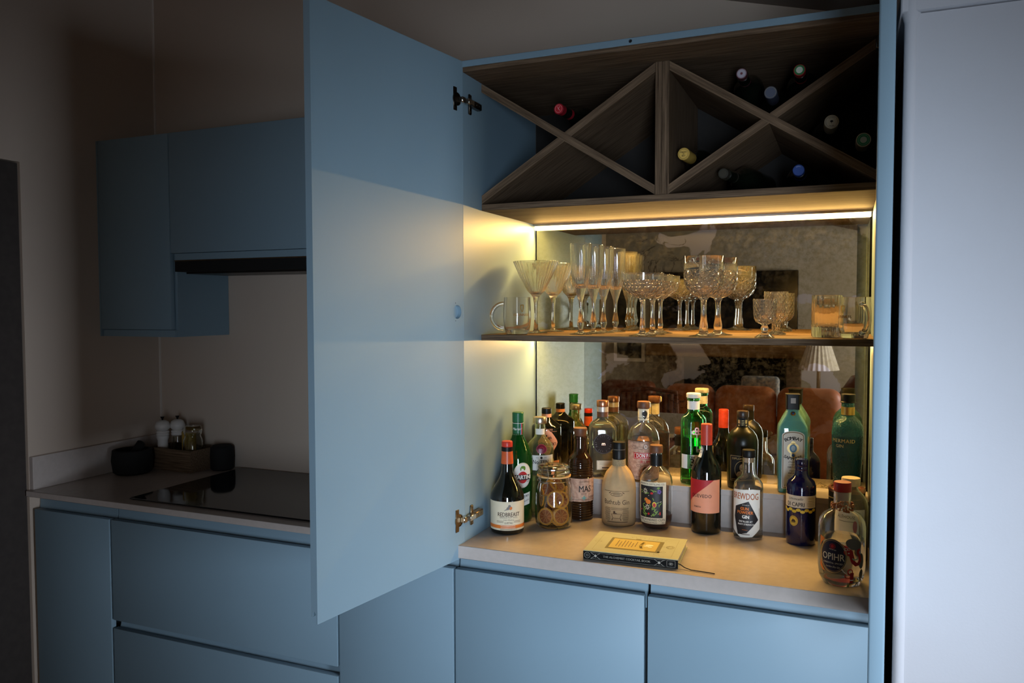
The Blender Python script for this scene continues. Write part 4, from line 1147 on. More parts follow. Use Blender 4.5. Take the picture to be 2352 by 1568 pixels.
loft('gin', [(w + 0.0002, d + 0.0002, c, z) for w, d, c, z in inn if z < 0.05] + [(0.0348, 0.0243, 0.006, 0.050), (0.0350, 0.0246, 0.006, 0.168)], pm('blue_gin', (0.72, 0.97, 1.0), 0.0, trans=1.0, ior=1.36), b)
loft('cap', [(0.0170, 0.0160, 0.004, 0.2255), (0.0170, 0.0160, 0.004, 0.2640), (0.0185, 0.0172, 0.004, 0.2642), (0.0185, 0.0172, 0.004, 0.2670)], BLACK, b)
fs = flat_surf(-0.0277)
def arch(x0, x1, z0, z1, hh):
    p = [(x0, z0), (x1, z0), (x1, z1 - hh)]
    for i in range(1, 10):
        a = PI * i / 10
        p.append(((x0 + x1) / 2 + (x1 - x0) / 2 * math.cos(a), z1 - hh + hh * math.sin(a)))
    return p + [(x0, z1 - hh)]
l = lab(fs, b, PAPERW, [POLY(arch(-0.0290, 0.0290, 0.012, 0.1690, 0.012))], [
    (pm('brown_border', (0.22, 0.13, 0.04), 0.5), [POLY(arch(-0.0268, 0.0268, 0.014, 0.1668, 0.011))], 1),
    (PAPERW, [POLY(arch(-0.0250, 0.0250, 0.016, 0.1648, 0.010))], 2),
    (INK, [TARC('BOMBAY', 0.000, 0.1060, 0.0430, 0.0130, 0.02, step=0.185), TARC('SAPPHIRE', 0.000, 0.1360, 0.0420, 0.0115, 0.02, top=False, step=0.150), T('Distilled', 0.0, 0.0850, 0.0075, 0.0, shear=0.4), T('LONDON', 0.0, 0.0775, 0.0050, 0.0), T('DRY GIN', 0.0, 0.0705, 0.0066, 0.02),
           T('Vapour', 0.0, 0.0615, 0.0068, 0.0, shear=0.4), T('INFUSED', 0.0, 0.0545, 0.0060, 0.015), LINES(-0.015, 0.015, 0.0400, 0.0470, 3, 0.0006, 0.006), T('1 L', -0.018, 0.0200, 0.0060, 0.01), LINES(-0.015, 0.015, 0.0260, 0.0330, 3, 0.0006, 0.006)], 3),
    (GOLDI, [DISC(0.0, 0.1220, 0.0160, 0.0150, 12), DISC(0.0, 0.1370, 0.0060, 0.0050, 12), DISC(0.0, 0.1035, 0.0072, 0.0072, 12)], 3),
    (BLUEI, [DISC(0.0, 0.1220, 0.0095, 0.0110)], 4),
    (pm('pale_blue', (0.45, 0.60, 0.70), 0.5), [DISC(0.0, 0.1225, 0.0055, 0.0075)], 5),
    (pm('deep_blue', (0.02, 0.08, 0.32), 0.3), [DISC(0.0, 0.1035, 0.0042)], 5)])
cs = flat_surf(-0.0161)
art('tax_stamp', [RECT(-0.0065, 0.0065, 0.2425, 0.2570)], pm('stamp_grey', (0.40, 0.40, 0.42), 0.5), cs, b, 1)
pd = lathe('pendant', [(0, 0), (0.0062, 0), (0.0066, 0.0015), (0.004, 0.003), (0, 0.003)], pm('antique_gold', (0.30, 0.18, 0.05), 0.35, 1.0), b, 20, mat=Matrix.Translation((0, -0.0160, 0.2140)) @ Matrix.Rotation(math.radians(54), 4, 'X'))
lathe('gem', [(0, 0.003), (0.0030, 0.003), (0.0020, 0.0042), (0, 0.0044)], pm('deep_blue', (0, 0, 0)), pd, 16, mat=Matrix.Translation((0, -0.0160, 0.2140)) @ Matrix.Rotation(math.radians(54), 4, 'X'))

# Limoncello di Capri
b = Bt('liqueur_bottle', 'navy liqueur bottle with a band of lemons and a gold medallion', 0.809, 0.362, ZW, -4)
pr = [(0.0335, 0.0), (0.0360, 0.004), (0.0366, 0.014), (0.0369, 0.140), (0.0362, 0.152), (0.0320, 0.163), (0.0230, 0.171), (0.0172, 0.178), (0.0158, 0.190)]
lathe('glass_body', [(0, 0)] + pr + [(0.0158, 0.200), (0, 0.200)], NAVYG, b, 48)
lathe('cap', [(0, 0.1785), (0.0163, 0.1785), (0.0163, 0.189), (0.0156, 0.190), (0.0163, 0.191), (0.0163, 0.200), (0.0157, 0.201), (0.0165, 0.203), (0.0165, 0.2165), (0.0150, 0.219), (0, 0.219)], NAVYG, b, 32)
s = cyl_surf(pr)
lab(s, b, pm('pale_label', (0.72, 0.64, 0.52), 0.6), [RECT(-0.050, 0.046, 0.0985, 0.1300)], [
    (INK, [T('DI CAPRI', -0.012, 0.1065, 0.0150, 0.012, width=0.046), T('Limoncello', -0.012, 0.1215, 0.0090, 0.0, shear=0.4, width=0.038), LINES(0.016, 0.042, 0.1040, 0.1160, 4, 0.0006, 0.004)], 1),
    (GOLDI, [T('LIMONE', 0.028, 0.1230, 0.0062, 0.01, width=0.022)], 1)])
art('lemon_band', [DISC(-0.046 + 0.0105 * i, 0.0930 - 0.004 * (i % 2), 0.0062, 0.0040, 14) for i in range(9)], YELLOWI, s, b, 0)
m_ = art('medallion', [DISC(-0.016, 0.064, 0.0115, 0.0130, 28)], pm('lemon_gold', (0.75, 0.48, 0.06), 0.45), s, b, 0)
art('artwork', [RING(-0.016, 0.064, 0.0100, 0.0112, 0.0008), POLY([(-0.0225, 0.0610), (-0.0095, 0.0610), (-0.0120, 0.0670), (-0.0150, 0.0640), (-0.0180, 0.0690)]), LINES(-0.022, -0.010, 0.0580, 0.0595, 2, 0.0006)], INKB, s, m_, 1)

# Mermaid gin
b = Bt('gin_bottle', 'dark teal scale-textured gin bottle with black cap, at the right end of the ledge', 0.918, 0.458, ZL, -8)
pr = [(0.0270, 0.0), (0.0305, 0.003), (0.0335, 0.020), (0.0390, 0.150), (0.0396, 0.172), (0.0375, 0.188), (0.0310, 0.202), (0.0220, 0.211), (0.0165, 0.216), (0.0160, 0.224), (0.0160, 0.252)]
mg = bpy.data.materials.new('teal_scaled_glass')
mg.use_nodes = True
nt2 = mg.node_tree
pb = nt2.nodes['Principled BSDF']
pb.inputs['Base Color'].default_value = (0.16, 0.55, 0.62, 1)
pb.inputs['Roughness'].default_value = 0.03
pb.inputs['Transmission Weight'].default_value = 0.9
tc2 = nt2.nodes.new('ShaderNodeTexCoord')
vo = nt2.nodes.new('ShaderNodeTexVoronoi')
vo.inputs['Scale'].default_value = 230
bp2 = nt2.nodes.new('ShaderNodeBump')
bp2.inputs['Strength'].default_value = 0.9
bp2.inputs['Distance'].default_value = 0.002
nt2.links.new(tc2.outputs['Object'], vo.inputs['Vector'])
nt2.links.new(vo.outputs['Distance'], bp2.inputs['Height'])
nt2.links.new(bp2.outputs['Normal'], pb.inputs['Normal'])
lathe('glass_body', glass_shell(pr, 0.0030, 0.008), mg, b, 64)
lathe('gin', liquid(pr, 0.0030, 0.008, 0.165), pm('teal_gin', (0.05, 0.36, 0.46), 0.0, trans=0.95, ior=1.36), b, 40)
lathe('neck_label', [(0, 0.2190), (0.0168, 0.2190), (0.0168, 0.2400), (0, 0.2400)], GOLD, b, 32)
lathe('cap', [(0, 0.2510), (0.0195, 0.2510), (0.0198, 0.2525), (0.0182, 0.2545), (0.0182, 0.2700), (0.0172, 0.273), (0, 0.273)], BLACK, b, 32)
s = cyl_surf([(0.0397, 0), (0.0397, 0.3)])
art('lettering', [T('MERMAID', -0.006, 0.1530, 0.0135, 0.01, width=0.060, space=1.1), T('GIN', -0.014, 0.1395, 0.0115, 0.01, width=0.020, space=1.1)], GOLDI, s, b, 1)

# black tin with copper lid
b = Bt('tin', 'black tin with a copper lid and gold pattern, behind the wooden-corked bottle', 0.918, 0.352, ZW, -20)
lathe('body', [(0, 0), (0.043, 0), (0.043, 0.148), (0, 0.148)], BLACKM, b, 40)
lathe('lid', [(0, 0.1482), (0.0440, 0.1482), (0.0440, 0.1545), (0.0425, 0.157), (0.0380, 0.157), (0.0370, 0.154), (0, 0.154)], COPPER, b, 40)
s = cyl_surf([(0.043, 0), (0.043, 0.2)])
art('artwork', [RING(-0.022 + 0.020 * i, 0.112, 0.009, 0.013, 0.0022) for i in range(4)] + [DISC(-0.022 + 0.020 * i, 0.112, 0.004, 0.006) for i in range(4)] + [RECT(-0.05, 0.06, 0.132, 0.1345), RECT(-0.05, 0.06, 0.090, 0.0925)], GOLDI, s, b, 1)

# wooden-cork bottle
b = Bt('spirit_bottle', 'smoky glass bottle with a pale wooden cork and white label, behind the squat red-capped gin', 0.926, 0.248, ZW, -10)
pr = [(0.0345, 0.0), (0.0380, 0.003), (0.0395, 0.010), (0.0395, 0.135), (0.0370, 0.150), (0.0290, 0.163), (0.0190, 0.173), (0.0160, 0.180), (0.0165, 0.184)]
lathe('glass_body', glass_shell(pr, 0.0030, 0.007), pm('smoky_glass', (0.62, 0.58, 0.46), 0.08, trans=0.9, ior=1.46), b, 48)
lathe('spirit', liquid(pr, 0.0030, 0.007, 0.045), LIQ_DARK, b, 40)
lathe('cork', [(0, 0.176), (0.0120, 0.176), (0.0130, 0.1842), (0.0205, 0.1846), (0.0212, 0.187), (0.0212, 0.201), (0.0203, 0.203), (0, 0.203)], CORK, b, 32)
s = cyl_surf(pr)
lab(s, b, PAPERW, [RECT(-0.042, 0.042, 0.050, 0.134)], [
    (INK, [T('ALEHOUSE', 0.000, 0.1120, 0.0105, 0.0, width=0.050), LINES(-0.020, 0.020, 0.1010, 0.1015, 1)], 1),
    (CRIMSON, [DISC(0.024, 0.092, 0.0075, 0.0130), RECT(-0.042, 0.042, 0.050, 0.056)], 1)])

# Opihr
b = Bt('gin_bottle', 'squat clear gin bottle with red cap, bead collar and round navy label', 0.9075, 0.080, ZW, -4)
pr = [(0.0330, 0.0), (0.0400, 0.004), (0.0465, 0.018), (0.0492, 0.040), (0.0492, 0.128), (0.0470, 0.142), (0.0390, 0.155), (0.0270, 0.162), (0.0195, 0.166), (0.0178, 0.172), (0.0176, 0.188), (0.0182, 0.190), (0.0182, 0.205)]
lathe('glass_body', glass_shell(pr, 0.0035, 0.014), CLEAR, b, 56)
lathe('gin', liquid(pr, 0.0035, 0.014, 0.104), LIQ_CLEAR, b, 48)
lathe('plug', [(0, 0.186), (0.0136, 0.186), (0.0143, 0.2054), (0, 0.2054)], pm('pinkish_plug', (0.66, 0.50, 0.46), 0.4), b, 28)
lathe('cap', [(0, 0.2057), (0.0178, 0.2057), (0.0186, 0.2075), (0.0186, 0.2240), (0.0175, 0.226), (0, 0.226)], pm('red_cap', (0.48, 0.02, 0.02), 0.35, var=0.2), b, 32)
s = cyl_surf(pr)
l = lab(s, b, NAVYI, [DISC(-0.0150, 0.0715, 0.0290, 0.0360, 40)], [
    (GOLDI, [RING(-0.0150, 0.0715, 0.0300, 0.0372, 0.0012, 40), RING(-0.0150, 0.0715, 0.0275, 0.0340, 0.0006, 40)], 1),
    (PAPER, [T('OPIHR', -0.0145, 0.0690, 0.0210, 0.006, width=0.048), T('ORIENTAL SPICED', -0.0145, 0.0555, 0.0048, 0.0, width=0.042), T('London Dry Gin', -0.0145, 0.0475, 0.0055, 0.0, shear=0.4, width=0.030), T('IMPORTED', -0.0145, 0.0850, 0.0032, 0.0, rot=-0.1)], 2),
    (REDI, [DISC(-0.0150, 0.0925, 0.0036, 0.0036), RING(-0.0150, 0.0925, 0.0062, 0.0058, 0.0010)], 2)])
art('artwork', [POLY([(-0.048, 0.045), (-0.040, 0.035), (-0.032, 0.034), (-0.040, 0.045), (-0.0455, 0.060)]), POLY([(-0.048, 0.110), (-0.038, 0.108), (-0.034, 0.104), (-0.044, 0.095), (-0.049, 0.085)])], ORANGEI, s, b, 0)
# patterned elephant motif in red line work
tr = []
def stroke(pts, w):
    V, F = [], []
    for i, (x, z) in enumerate(pts):
        x0, z0 = pts[max(i - 1, 0)]
        x1, z1 = pts[min(i + 1, len(pts) - 1)]
        L = math.hypot(x1 - x0, z1 - z0) or 1
        nx, nz = -(z1 - z0) / L, (x1 - x0) / L
        ww = w if not callable(w) else w(i / (len(pts) - 1))
        V += [(x + nx * ww, z + nz * ww), (x - nx * ww, z - nz * ww)]
    for i in range(len(pts) - 1): F.append((2 * i, 2 * i + 1, 2 * i + 3, 2 * i + 2))
    return V, F
trunk = [(0.022, 0.083), (0.025, 0.072), (0.028, 0.062), (0.034, 0.056), (0.041, 0.057), (0.045, 0.064), (0.044, 0.073), (0.039, 0.080), (0.040, 0.087), (0.045, 0.088)]
art('elephant_motif', [DISC(0.030, 0.1000, 0.0190, 0.0120, 24, -0.3), DISC(0.049, 0.0620, 0.0080, 0.0170, 18), DISC(0.050, 0.0330, 0.0060, 0.0110, 16)], pm('grey_ink_motif', (0.16, 0.155, 0.16), 0.6), s, b, -0.5)
art('elephant_motif', [stroke(trunk, lambda u: 0.0052 - 0.0026 * u), DISC(0.017, 0.083, 0.0095, 0.0080, 18), POLY([(0.004, 0.101), (0.012, 0.095), (0.020, 0.092), (0.014, 0.087), (0.007, 0.094)]), RING(0.022, 0.040, 0.0060, 0.0065, 0.0022), RING(0.017, 0.030, 0.0070, 0.0060, 0.0020), RECT(0.022, 0.030, 0.014, 0.038)], REDI, s, b, 0)
art('elephant_motif', [stroke([(0.026, 0.070), (0.030, 0.066), (0.037, 0.068)], 0.0014)], pm('mint_ink', (0.35, 0.60, 0.45), 0.5), s, b, 1)
art('elephant_motif', [RING(0.012, 0.089, 0.0040, 0.0030, 0.0008), RING(0.018, 0.090, 0.0030, 0.0026, 0.0008), DISC(0.018, 0.081, 0.0020, 0.0014), stroke([(0.004, 0.045), (0.010, 0.038), (0.016, 0.034)], 0.0010), RECT(0.022, 0.030, 0.020, 0.0225)], WHITEI, s, b, 1)
bd = bmesh.new()
br = random.Random(5)
for k in range(120):
    a = br.random() * 2 * PI
    zz = 0.1650 + 0.0130 * br.random() + 0.003 * math.sin(a * 2)
    rr_ = 0.0205 + 0.0030 * br.random()
    mt_ = Matrix.Translation((rr_ * math.cos(a), rr_ * math.sin(a), zz))
    bmesh.ops.create_icosphere(bd, subdivisions=1, radius=0.0025, matrix=mt_)
from_bm('bead_collar', bd, pm('garnet_beads', (0.30, 0.03, 0.02), 0.25, spec=0.7, var=0.5, scale=400, color2=(0.45, 0.20, 0.05)), b, 80)

# ------------------------------------------------------------------ glassware on the shelf
def closed(outer, inner):
    """outer: foot to rim, inner: rim to the bottom of the bowl."""
    return [(0, outer[0][1])] + outer + inner

cutm = bpy.data.materials.new('cut_crystal')
cutm.use_nodes = True
nt = cutm.node_tree
pb = nt.nodes['Principled BSDF']
pb.inputs['Base Color'].default_value = (0.985, 0.98, 0.955, 1)
pb.inputs['Roughness'].default_value = 0.0
pb.inputs['IOR'].default_value = 1.5
pb.inputs['Transmission Weight'].default_value = 0.968
tc = nt.nodes.new('ShaderNodeTexCoord')
sp = nt.nodes.new('ShaderNodeSeparateXYZ')
nt.links.new(tc.outputs['Object'], sp.inputs[0])
at = nt.nodes.new('ShaderNodeMath'); at.operation = 'ARCTAN2'
nt.links.new(sp.outputs['Y'], at.inputs[0]); nt.links.new(sp.outputs['X'], at.inputs[1])
def mth(op, a, b_=None):
    n = nt.nodes.new('ShaderNodeMath'); n.operation = op
    for i, v in enumerate((a, b_)):
        if v is None: continue
        if isinstance(v, (int, float)): n.inputs[i].default_value = v
        else: nt.links.new(v, n.inputs[i])
    return n.outputs[0]
u_ = mth('MULTIPLY', at.outputs[0], 7.0)
v_ = mth('MULTIPLY', sp.outputs['Z'], 190.0)
s1 = mth('ABSOLUTE', mth('SINE', mth('ADD', u_, v_)))
s2 = mth('ABSOLUTE', mth('SINE', mth('SUBTRACT', u_, v_)))
hh = mth('MINIMUM', s1, s2)
bp = nt.nodes.new('ShaderNodeBump')
bp.inputs['Strength'].default_value = 0.8
bp.inputs['Distance'].default_value = 0.0035
nt.links.new(hh, bp.inputs['Height'])
nt.links.new(bp.outputs['Normal'], pb.inputs['Normal'])

# tankards
def tankard(label, x, y, rz, hang, size):
    t = thing('beer_mug', label, 'mug', (x, y, ZS + 0.0003), rz)
    t.scale = (size, size, size)
    o = [(0.028, 0.0), (0.0315, 0.002), (0.0330, 0.006), (0.0375, 0.022), (0.0398, 0.045), (0.0395, 0.070), (0.0378, 0.095), (0.0375, 0.106)]
    i = [(0.0360, 0.1062), (0.0362, 0.095), (0.0378, 0.070), (0.0380, 0.045), (0.0355, 0.024), (0.0310, 0.013), (0, 0.0125)]
    lathe('glass_body', closed(o, i), CLEARW, t, 48)
    pts = []
    for k in range(17):
        a = -PI / 2 + PI * k / 16
        pts.append(((0.0385 + 0.034 * math.cos(a)) * math.cos(hang), (0.0385 + 0.034 * math.cos(a)) * math.sin(hang), 0.052 + 0.036 * math.sin(a)))
    tube('handle', pts, lambda u: 0.0056 + 0.0014 * abs(u - 0.5), pm('handle_glass', (0.90, 0.92, 0.86), 0.0, trans=1.0, ior=1.55), t, 14)
    s = cyl_surf(o)
    art('lettering', [T('GUINNESS', 0.0, 0.0560, 0.0098, 0.012, width=0.048)], pm('mug_print', (0.30, 0.13, 0.02), 0.5), s, t, 1)
    art('harp_emblem', [stroke([(-0.0045, 0.0830), (0.0045, 0.0840)], 0.0010), stroke([(-0.0045, 0.0830), (-0.0040, 0.0740), (0.0010, 0.0640)], 0.0010), stroke([(0.0045, 0.0840), (0.0042, 0.0740), (0.0010, 0.0640)], 0.0010)] + [stroke([(-0.0030 + 0.0020 * k, 0.0830), (-0.0026 + 0.0018 * k, 0.0700)], 0.0003) for k in range(4)], GOLD, s, t, 1)
    return t
tankard('beer mug at the left end of the shelf, its handle to the left', 0.0875, 0.178, face(0.0875, 0.178, 20), 2.80, 0.95)
tankard('beer mug at the right end of the shelf, in front of the side panel', 0.9275, 0.182, face(0.9275, 0.182, -46), -0.36, 0.90)

# ribbed martini glasses
def make_martini(label, x, y):
    t = thing('martini_glass', label, 'glass', (x, y, ZS + 0.0003), 0.3 * x, 'ribbed martini glasses')
    o = [(0.033, 0.0), (0.0335, 0.001), (0.024, 0.0028), (0.0105, 0.0050), (0.0070, 0.009), (0.0052, 0.030), (0.0048, 0.055), (0.0060, 0.085), (0.0085, 0.100), (0.0140, 0.109), (0.0240, 0.120), (0.0460, 0.161), (0.0640, 0.2035)]
    i = [(0.0628, 0.2040), (0.0445, 0.1620), (0.0225, 0.1215), (0.0125, 0.1120), (0, 0.1100)]
    n = 160
    bm = bmesh.new()
    add_lathe(bm, closed(o, i), n, lambda a, r, z: r * (1 + 0.028 * math.cos(32 * a)) if (r > 0.016 and z > 0.11) else r)
    from_bm('bowl_and_stem', bm, CLEARW, t, 50)
    return t
make_martini('ribbed martini glass next to the left beer mug, nearer the shelf edge', 0.091, 0.311)
make_martini('ribbed martini glass behind and right of the first one', 0.091, 0.456)

# champagne flutes
fl0 = None
def make_flute():
    t = thing('champagne_flute', 'x', 'glass', (0, 0, 0), 0, 'champagne flutes in a row')
    o = [(0.0300, 0.0), (0.0305, 0.001), (0.0200, 0.0030), (0.0100, 0.0060), (0.0055, 0.0120), (0.0060, 0.0165), (0.0092, 0.0240), (0.0096, 0.0300), (0.0080, 0.0400), (0.0052, 0.0560), (0.0042, 0.0720), (0.0060, 0.0900), (0.0105, 0.1060), (0.0140, 0.1180), (0.0185, 0.1330), (0.0240, 0.1560), (0.0270, 0.1800), (0.0292, 0.2440)]
    i = [(0.0282, 0.2444), (0.0258, 0.1800), (0.0228, 0.1570), (0.0170, 0.1360), (0.0110, 0.1270), (0, 0.1250)]
    bm = bmesh.new()
    add_lathe(bm, closed(o, i), 126, lambda a, r, z: r * (1 + 0.034 * math.cos(18 * a) * min(1, max(0, (0.215 - z) * 14))) if (r > 0.010 and z > 0.10) else r)
    from_bm('bowl_and_stem', bm, CLEARW, t, 50)
    return t
fl0 = make_flute()
for k, (x, y, lb) in enumerate(((0.248, 0.240, 'champagne flute nearest the shelf edge, front of its row'), (0.262, 0.312, 'second champagne flute from the shelf edge'),
                                (0.270, 0.384, 'third champagne flute from the shelf edge'), (0.282, 0.468, 'champagne flute at the back of its row, close to the mirror'))):
    o = fl0 if k == 0 else dup(fl0, (0, 0, 0), 0, lb)
    o['label'] = lb
    o.location = (x, y, ZS + 0.0003)

# cut coupes and gin goblets
def make_coupe():
    t = thing('coupe_glass', 'x', 'glass', (0, 0, 0), 0, 'cut-glass champagne coupes')
    o = [(0.0340, 0.0), (0.0345, 0.001), (0.0200, 0.0035), (0.0095, 0.0080), (0.0066, 0.0150), (0.0075, 0.0220), (0.0060, 0.0350), (0.0050, 0.0600), (0.0060, 0.0860), (0.0100, 0.0950), (0.0180, 0.0990), (0.0360, 0.1080), (0.0480, 0.1220), (0.0525, 0.1390), (0.0535, 0.1590)]
    i = [(0.0522, 0.1594), (0.0510, 0.1395), (0.0465, 0.1235), (0.0350, 0.1105), (0.0170, 0.1030), (0, 0.1015)]
    bw = [p for p in o if p[1] >= 0.0950]
    st = [p for p in o if p[1] <= 0.0950]
    bm = bmesh.new()
    add_lathe(bm, [(0, 0)] + st + [(0, 0.0950)], 32)
    from_bm('stem', bm, CLEARW, t, 50)
    lathe('cut_bowl', [(0, 0.0951)] + [p for p in bw if p[1] < 0.14] + [(0.0528, 0.1410), (0.0512, 0.1410)] + i[2:], cutm, t, 56, None, 50)
    lathe('plain_rim', [(0.0528, 0.1412), (0.0535, 0.1590), (0.0528, 0.1595), (0.0520, 0.1590), (0.0512, 0.1412), (0.0528, 0.1412)], CLEARW, t, 56, None, 50)
    return t
c0 = make_coupe()
for k, (x, y, lb) in enumerate(((0.432, 0.180, 'cut-glass coupe nearest the shelf edge'), (0.433, 0.290, 'middle one of the three cut-glass coupes'), (0.430, 0.400, 'cut-glass coupe furthest from the shelf edge'))):
    o = c0 if k == 0 else dup(c0, (0, 0, 0), 0, lb)
    o['label'] = lb
    o.location = (x, y, ZS + 0.0003)
def make_goblet():
    t = thing('gin_goblet', 'x', 'glass', (0, 0, 0), 0, 'tall cut-glass gin goblets')
    o = [(0.0380, 0.0), (0.0385, 0.001), (0.0220, 0.0035), (0.0125, 0.0080), (0.0100, 0.0140), (0.0110, 0.0230), (0.0080, 0.0420), (0.0065, 0.0650), (0.0075, 0.0880), (0.0120, 0.0960), (0.0260, 0.1020), (0.0410, 0.1150), (0.0485, 0.1330), (0.0497, 0.1550), (0.0490, 0.1990)]
    i = [(0.0476, 0.1994), (0.0482, 0.1550), (0.0468, 0.1345), (0.0395, 0.1180), (0.0250, 0.1065), (0, 0.1035)]
    bw = [p for p in o if p[1] >= 0.0960]
    st = [p for p in o if p[1] <= 0.0960]
    lathe('stem', [(0, 0)] + st + [(0, 0.0960)], CLEARW, t, 32, None, 50)
    lo = [(0, 0.0961)] + [p for p in bw if p[1] <= 0.156] + [(0.0496, 0.166), (0.0480, 0.166), (0.0482, 0.155)] + i[2:]
    lathe('cut_bowl', lo, cutm, t, 56, None, 50)
    lathe('plain_rim', [(0.0496, 0.1662), (0.0490, 0.1990), (0.0483, 0.1996), (0.0476, 0.1990), (0.0480, 0.1662), (0.0496, 0.1662)], CLEARW, t, 56, None, 50)
    return t
g0 = make_goblet()
for k, (x, y, lb) in enumerate(((0.581, 0.206, 'tall cut-glass gin goblet nearest the shelf edge'), (0.601, 0.310, 'tall cut-glass gin goblet behind the front one'))):
    o = g0 if k == 0 else dup(g0, (0, 0, 0), 0, lb)
    o['label'] = lb
    o.location = (x, y, ZS + 0.0003)
t = thing('cordial_glass', 'small short-stemmed cut-glass goblet, alone at the shelf edge', 'glass', (0.729, 0.186, ZS + 0.0003))
lathe('stem', [(0, 0), (0.0230, 0), (0.0235, 0.001), (0.0150, 0.006), (0.0080, 0.0120), (0.0066, 0.0160), (0.0095, 0.0220), (0.0066, 0.0285), (0.0085, 0.0310), (0, 0.0312)], CLEARW, t, 32, None, 50)
lathe('cut_bowl', [(0, 0.0313), (0.0085, 0.0313), (0.0200, 0.0370), (0.0255, 0.0460), (0.0268, 0.0580), (0.0282, 0.0920), (0.0270, 0.0923), (0.0252, 0.0580), (0.0238, 0.0480), (0.0180, 0.0400), (0, 0.0370)], cutm, t, 48, None, 50)
t = thing('highball_glass', 'footed cut-glass tumbler standing behind the small cordial goblet', 'glass', (0.738, 0.400, ZS + 0.0003))
lathe('body', [(0, 0), (0.0260, 0), (0.0260, 0.003), (0.0110, 0.010), (0.0100, 0.028), (0.0220, 0.036), (0.0300, 0.048), (0.0305, 0.060), (0.0310, 0.1130), (0.0298, 0.1134), (0.0290, 0.060), (0.0270, 0.050), (0.0180, 0.042), (0, 0.040)], cutm, t, 48, None, 50)
t = thing('whisky_tumbler', 'thick-bottomed fluted tumbler left of the right-hand beer mug', 'glass', (0.866, 0.262, ZS + 0.0003))
lathe('body', closed([(0.0320, 0.0), (0.0340, 0.003), (0.0345, 0.020), (0.0345, 0.1010)], [(0.0325, 0.1014), (0.0322, 0.028), (0.0290, 0.024), (0, 0.0235)]), CLEARW, t, 80, lambda a, r, z: r * (1 + 0.030 * math.cos(20 * a) * (1 if z < 0.088 else 0)) if r > 0.03 else r, 50)

# ------------------------------------------------------------------ wine bottles lying in the rack, neck outwards
WG = pm('wine_bottle_glass', (0.006, 0.009, 0.005), 0.06, spec=0.5, var=0.2)
def wine(label, x, z, r, cm, fm, fm2, txt=None, yaw_=0.0):
    t = thing('wine_bottle', label, 'bottle', (x, 0.185, z), 0, 'wine bottles in the rack')
    t.rotation_euler = (0, 0, yaw_)
    Rm = Matrix.Rotation(-PI / 2, 4, 'X')
    k = 0.0140
    lathe('glass_body', [(0, 0.02), (k, 0.021), (k, 0.085), (0.018, 0.105), (0.030, 0.130), (0.037, 0.150), (0.037, 0.300), (0.034, 0.308), (0, 0.309)], WG, t, 32, None, 40, Rm)
    lathe('capsule', [(0, 0.0), (r - 0.001, 0.0), (r, 0.001), (r - 0.0004, 0.045), (0.0144, 0.070), (0, 0.070)], cm, t, 32, None, 40, Rm)
    fs = lambda s_, z_, lift: (s_, -0.0004 - lift, z_)
    d = art('capsule_disc', [DISC(0, 0, r * 0.86, n=24)], fm, fs, t, 0)
    if txt: art('emblem', txt, fm2, fs, d, 1)
    return t
ringm = lambda r: [RING(0, 0, r, r, 0.0007, 24)]
wine('wine bottle with a bright red capsule, alone in the top left cell', 0.204, 2.045, 0.0140, pm('cap_red', (0.30, 0.01, 0.02), 0.4), pm('cap_red2', (0.50, 0.02, 0.03), 0.4), pm('cap_pink', (0.75, 0.35, 0.35), 0.5), ringm(0.0100) + [stroke([(-0.003, 0.006), (-0.001, 0), (0.004, -0.005)], 0.0006), stroke([(0.003, 0.006), (0, 0)], 0.0006)], -0.10)
wine('wine bottle with a mustard capsule and dark stamp, left cell of the right rack', 0.532, 1.9025, 0.0152, pm('cap_mustard', (0.55, 0.34, 0.07), 0.4), pm('cap_mustard2', (0.72, 0.46, 0.10), 0.45), INK, ringm(0.0120) + [T('PAZO', 0, 0.0040, 0.0058, 0.02), T('DE', 0, -0.0005, 0.0036, 0.02), T('REY', 0, -0.0050, 0.0052, 0.02)], -0.08)
wine('wine bottle with dark red capsule and pale disc, upper left in the top cell', 0.669, 2.083, 0.0130, pm('cap_maroon', (0.08, 0.02, 0.025), 0.5), pm('cap_lilac', (0.42, 0.38, 0.44), 0.5), pm('cap_maroon2', (0.16, 0.04, 0.05), 0.5), ringm(0.0105) + [DISC(0, 0, 0.003)])
wine('wine bottle with dull slate blue capsule, lowest of three in the top cell', 0.736, 2.031, 0.0150, pm('cap_slate', (0.045, 0.05, 0.075), 0.5), pm('cap_slate2', (0.07, 0.08, 0.12), 0.5), pm('cap_goldline', (0.40, 0.32, 0.12), 0.4), [RING(0, 0, 0.0128, 0.0128, 0.0004, 24)])
wine('wine bottle with green and white capsule end, upper right in the top cell', 0.800, 2.076, 0.0135, pm('cap_scarlet', (0.35, 0.02, 0.02), 0.4), pm('cap_green', (0.03, 0.20, 0.06), 0.45), pm('cap_cream', (0.66, 0.70, 0.58), 0.5), [DISC(0, 0, 0.0075)])
wine('wine bottle with cream capsule and small tree stamp, in the right-hand cell', 0.8715, 1.950, 0.0160, pm('cap_ivory', (0.55, 0.50, 0.36), 0.5), pm('cap_ivory2', (0.62, 0.58, 0.44), 0.5), INK, [RING(0, 0, 0.0128, 0.0128, 0.0005, 24), TARC('ESTATE', 0, 0, 0.0098, 0.0030, 0.02), TARC('GROWN', 0, 0, 0.0098, 0.0030, 0.02, top=False), DISC(0, 0.001, 0.0035, 0.0025, 9), RECT(-0.0004, 0.0004, -0.004, 0.0)], 0.06)
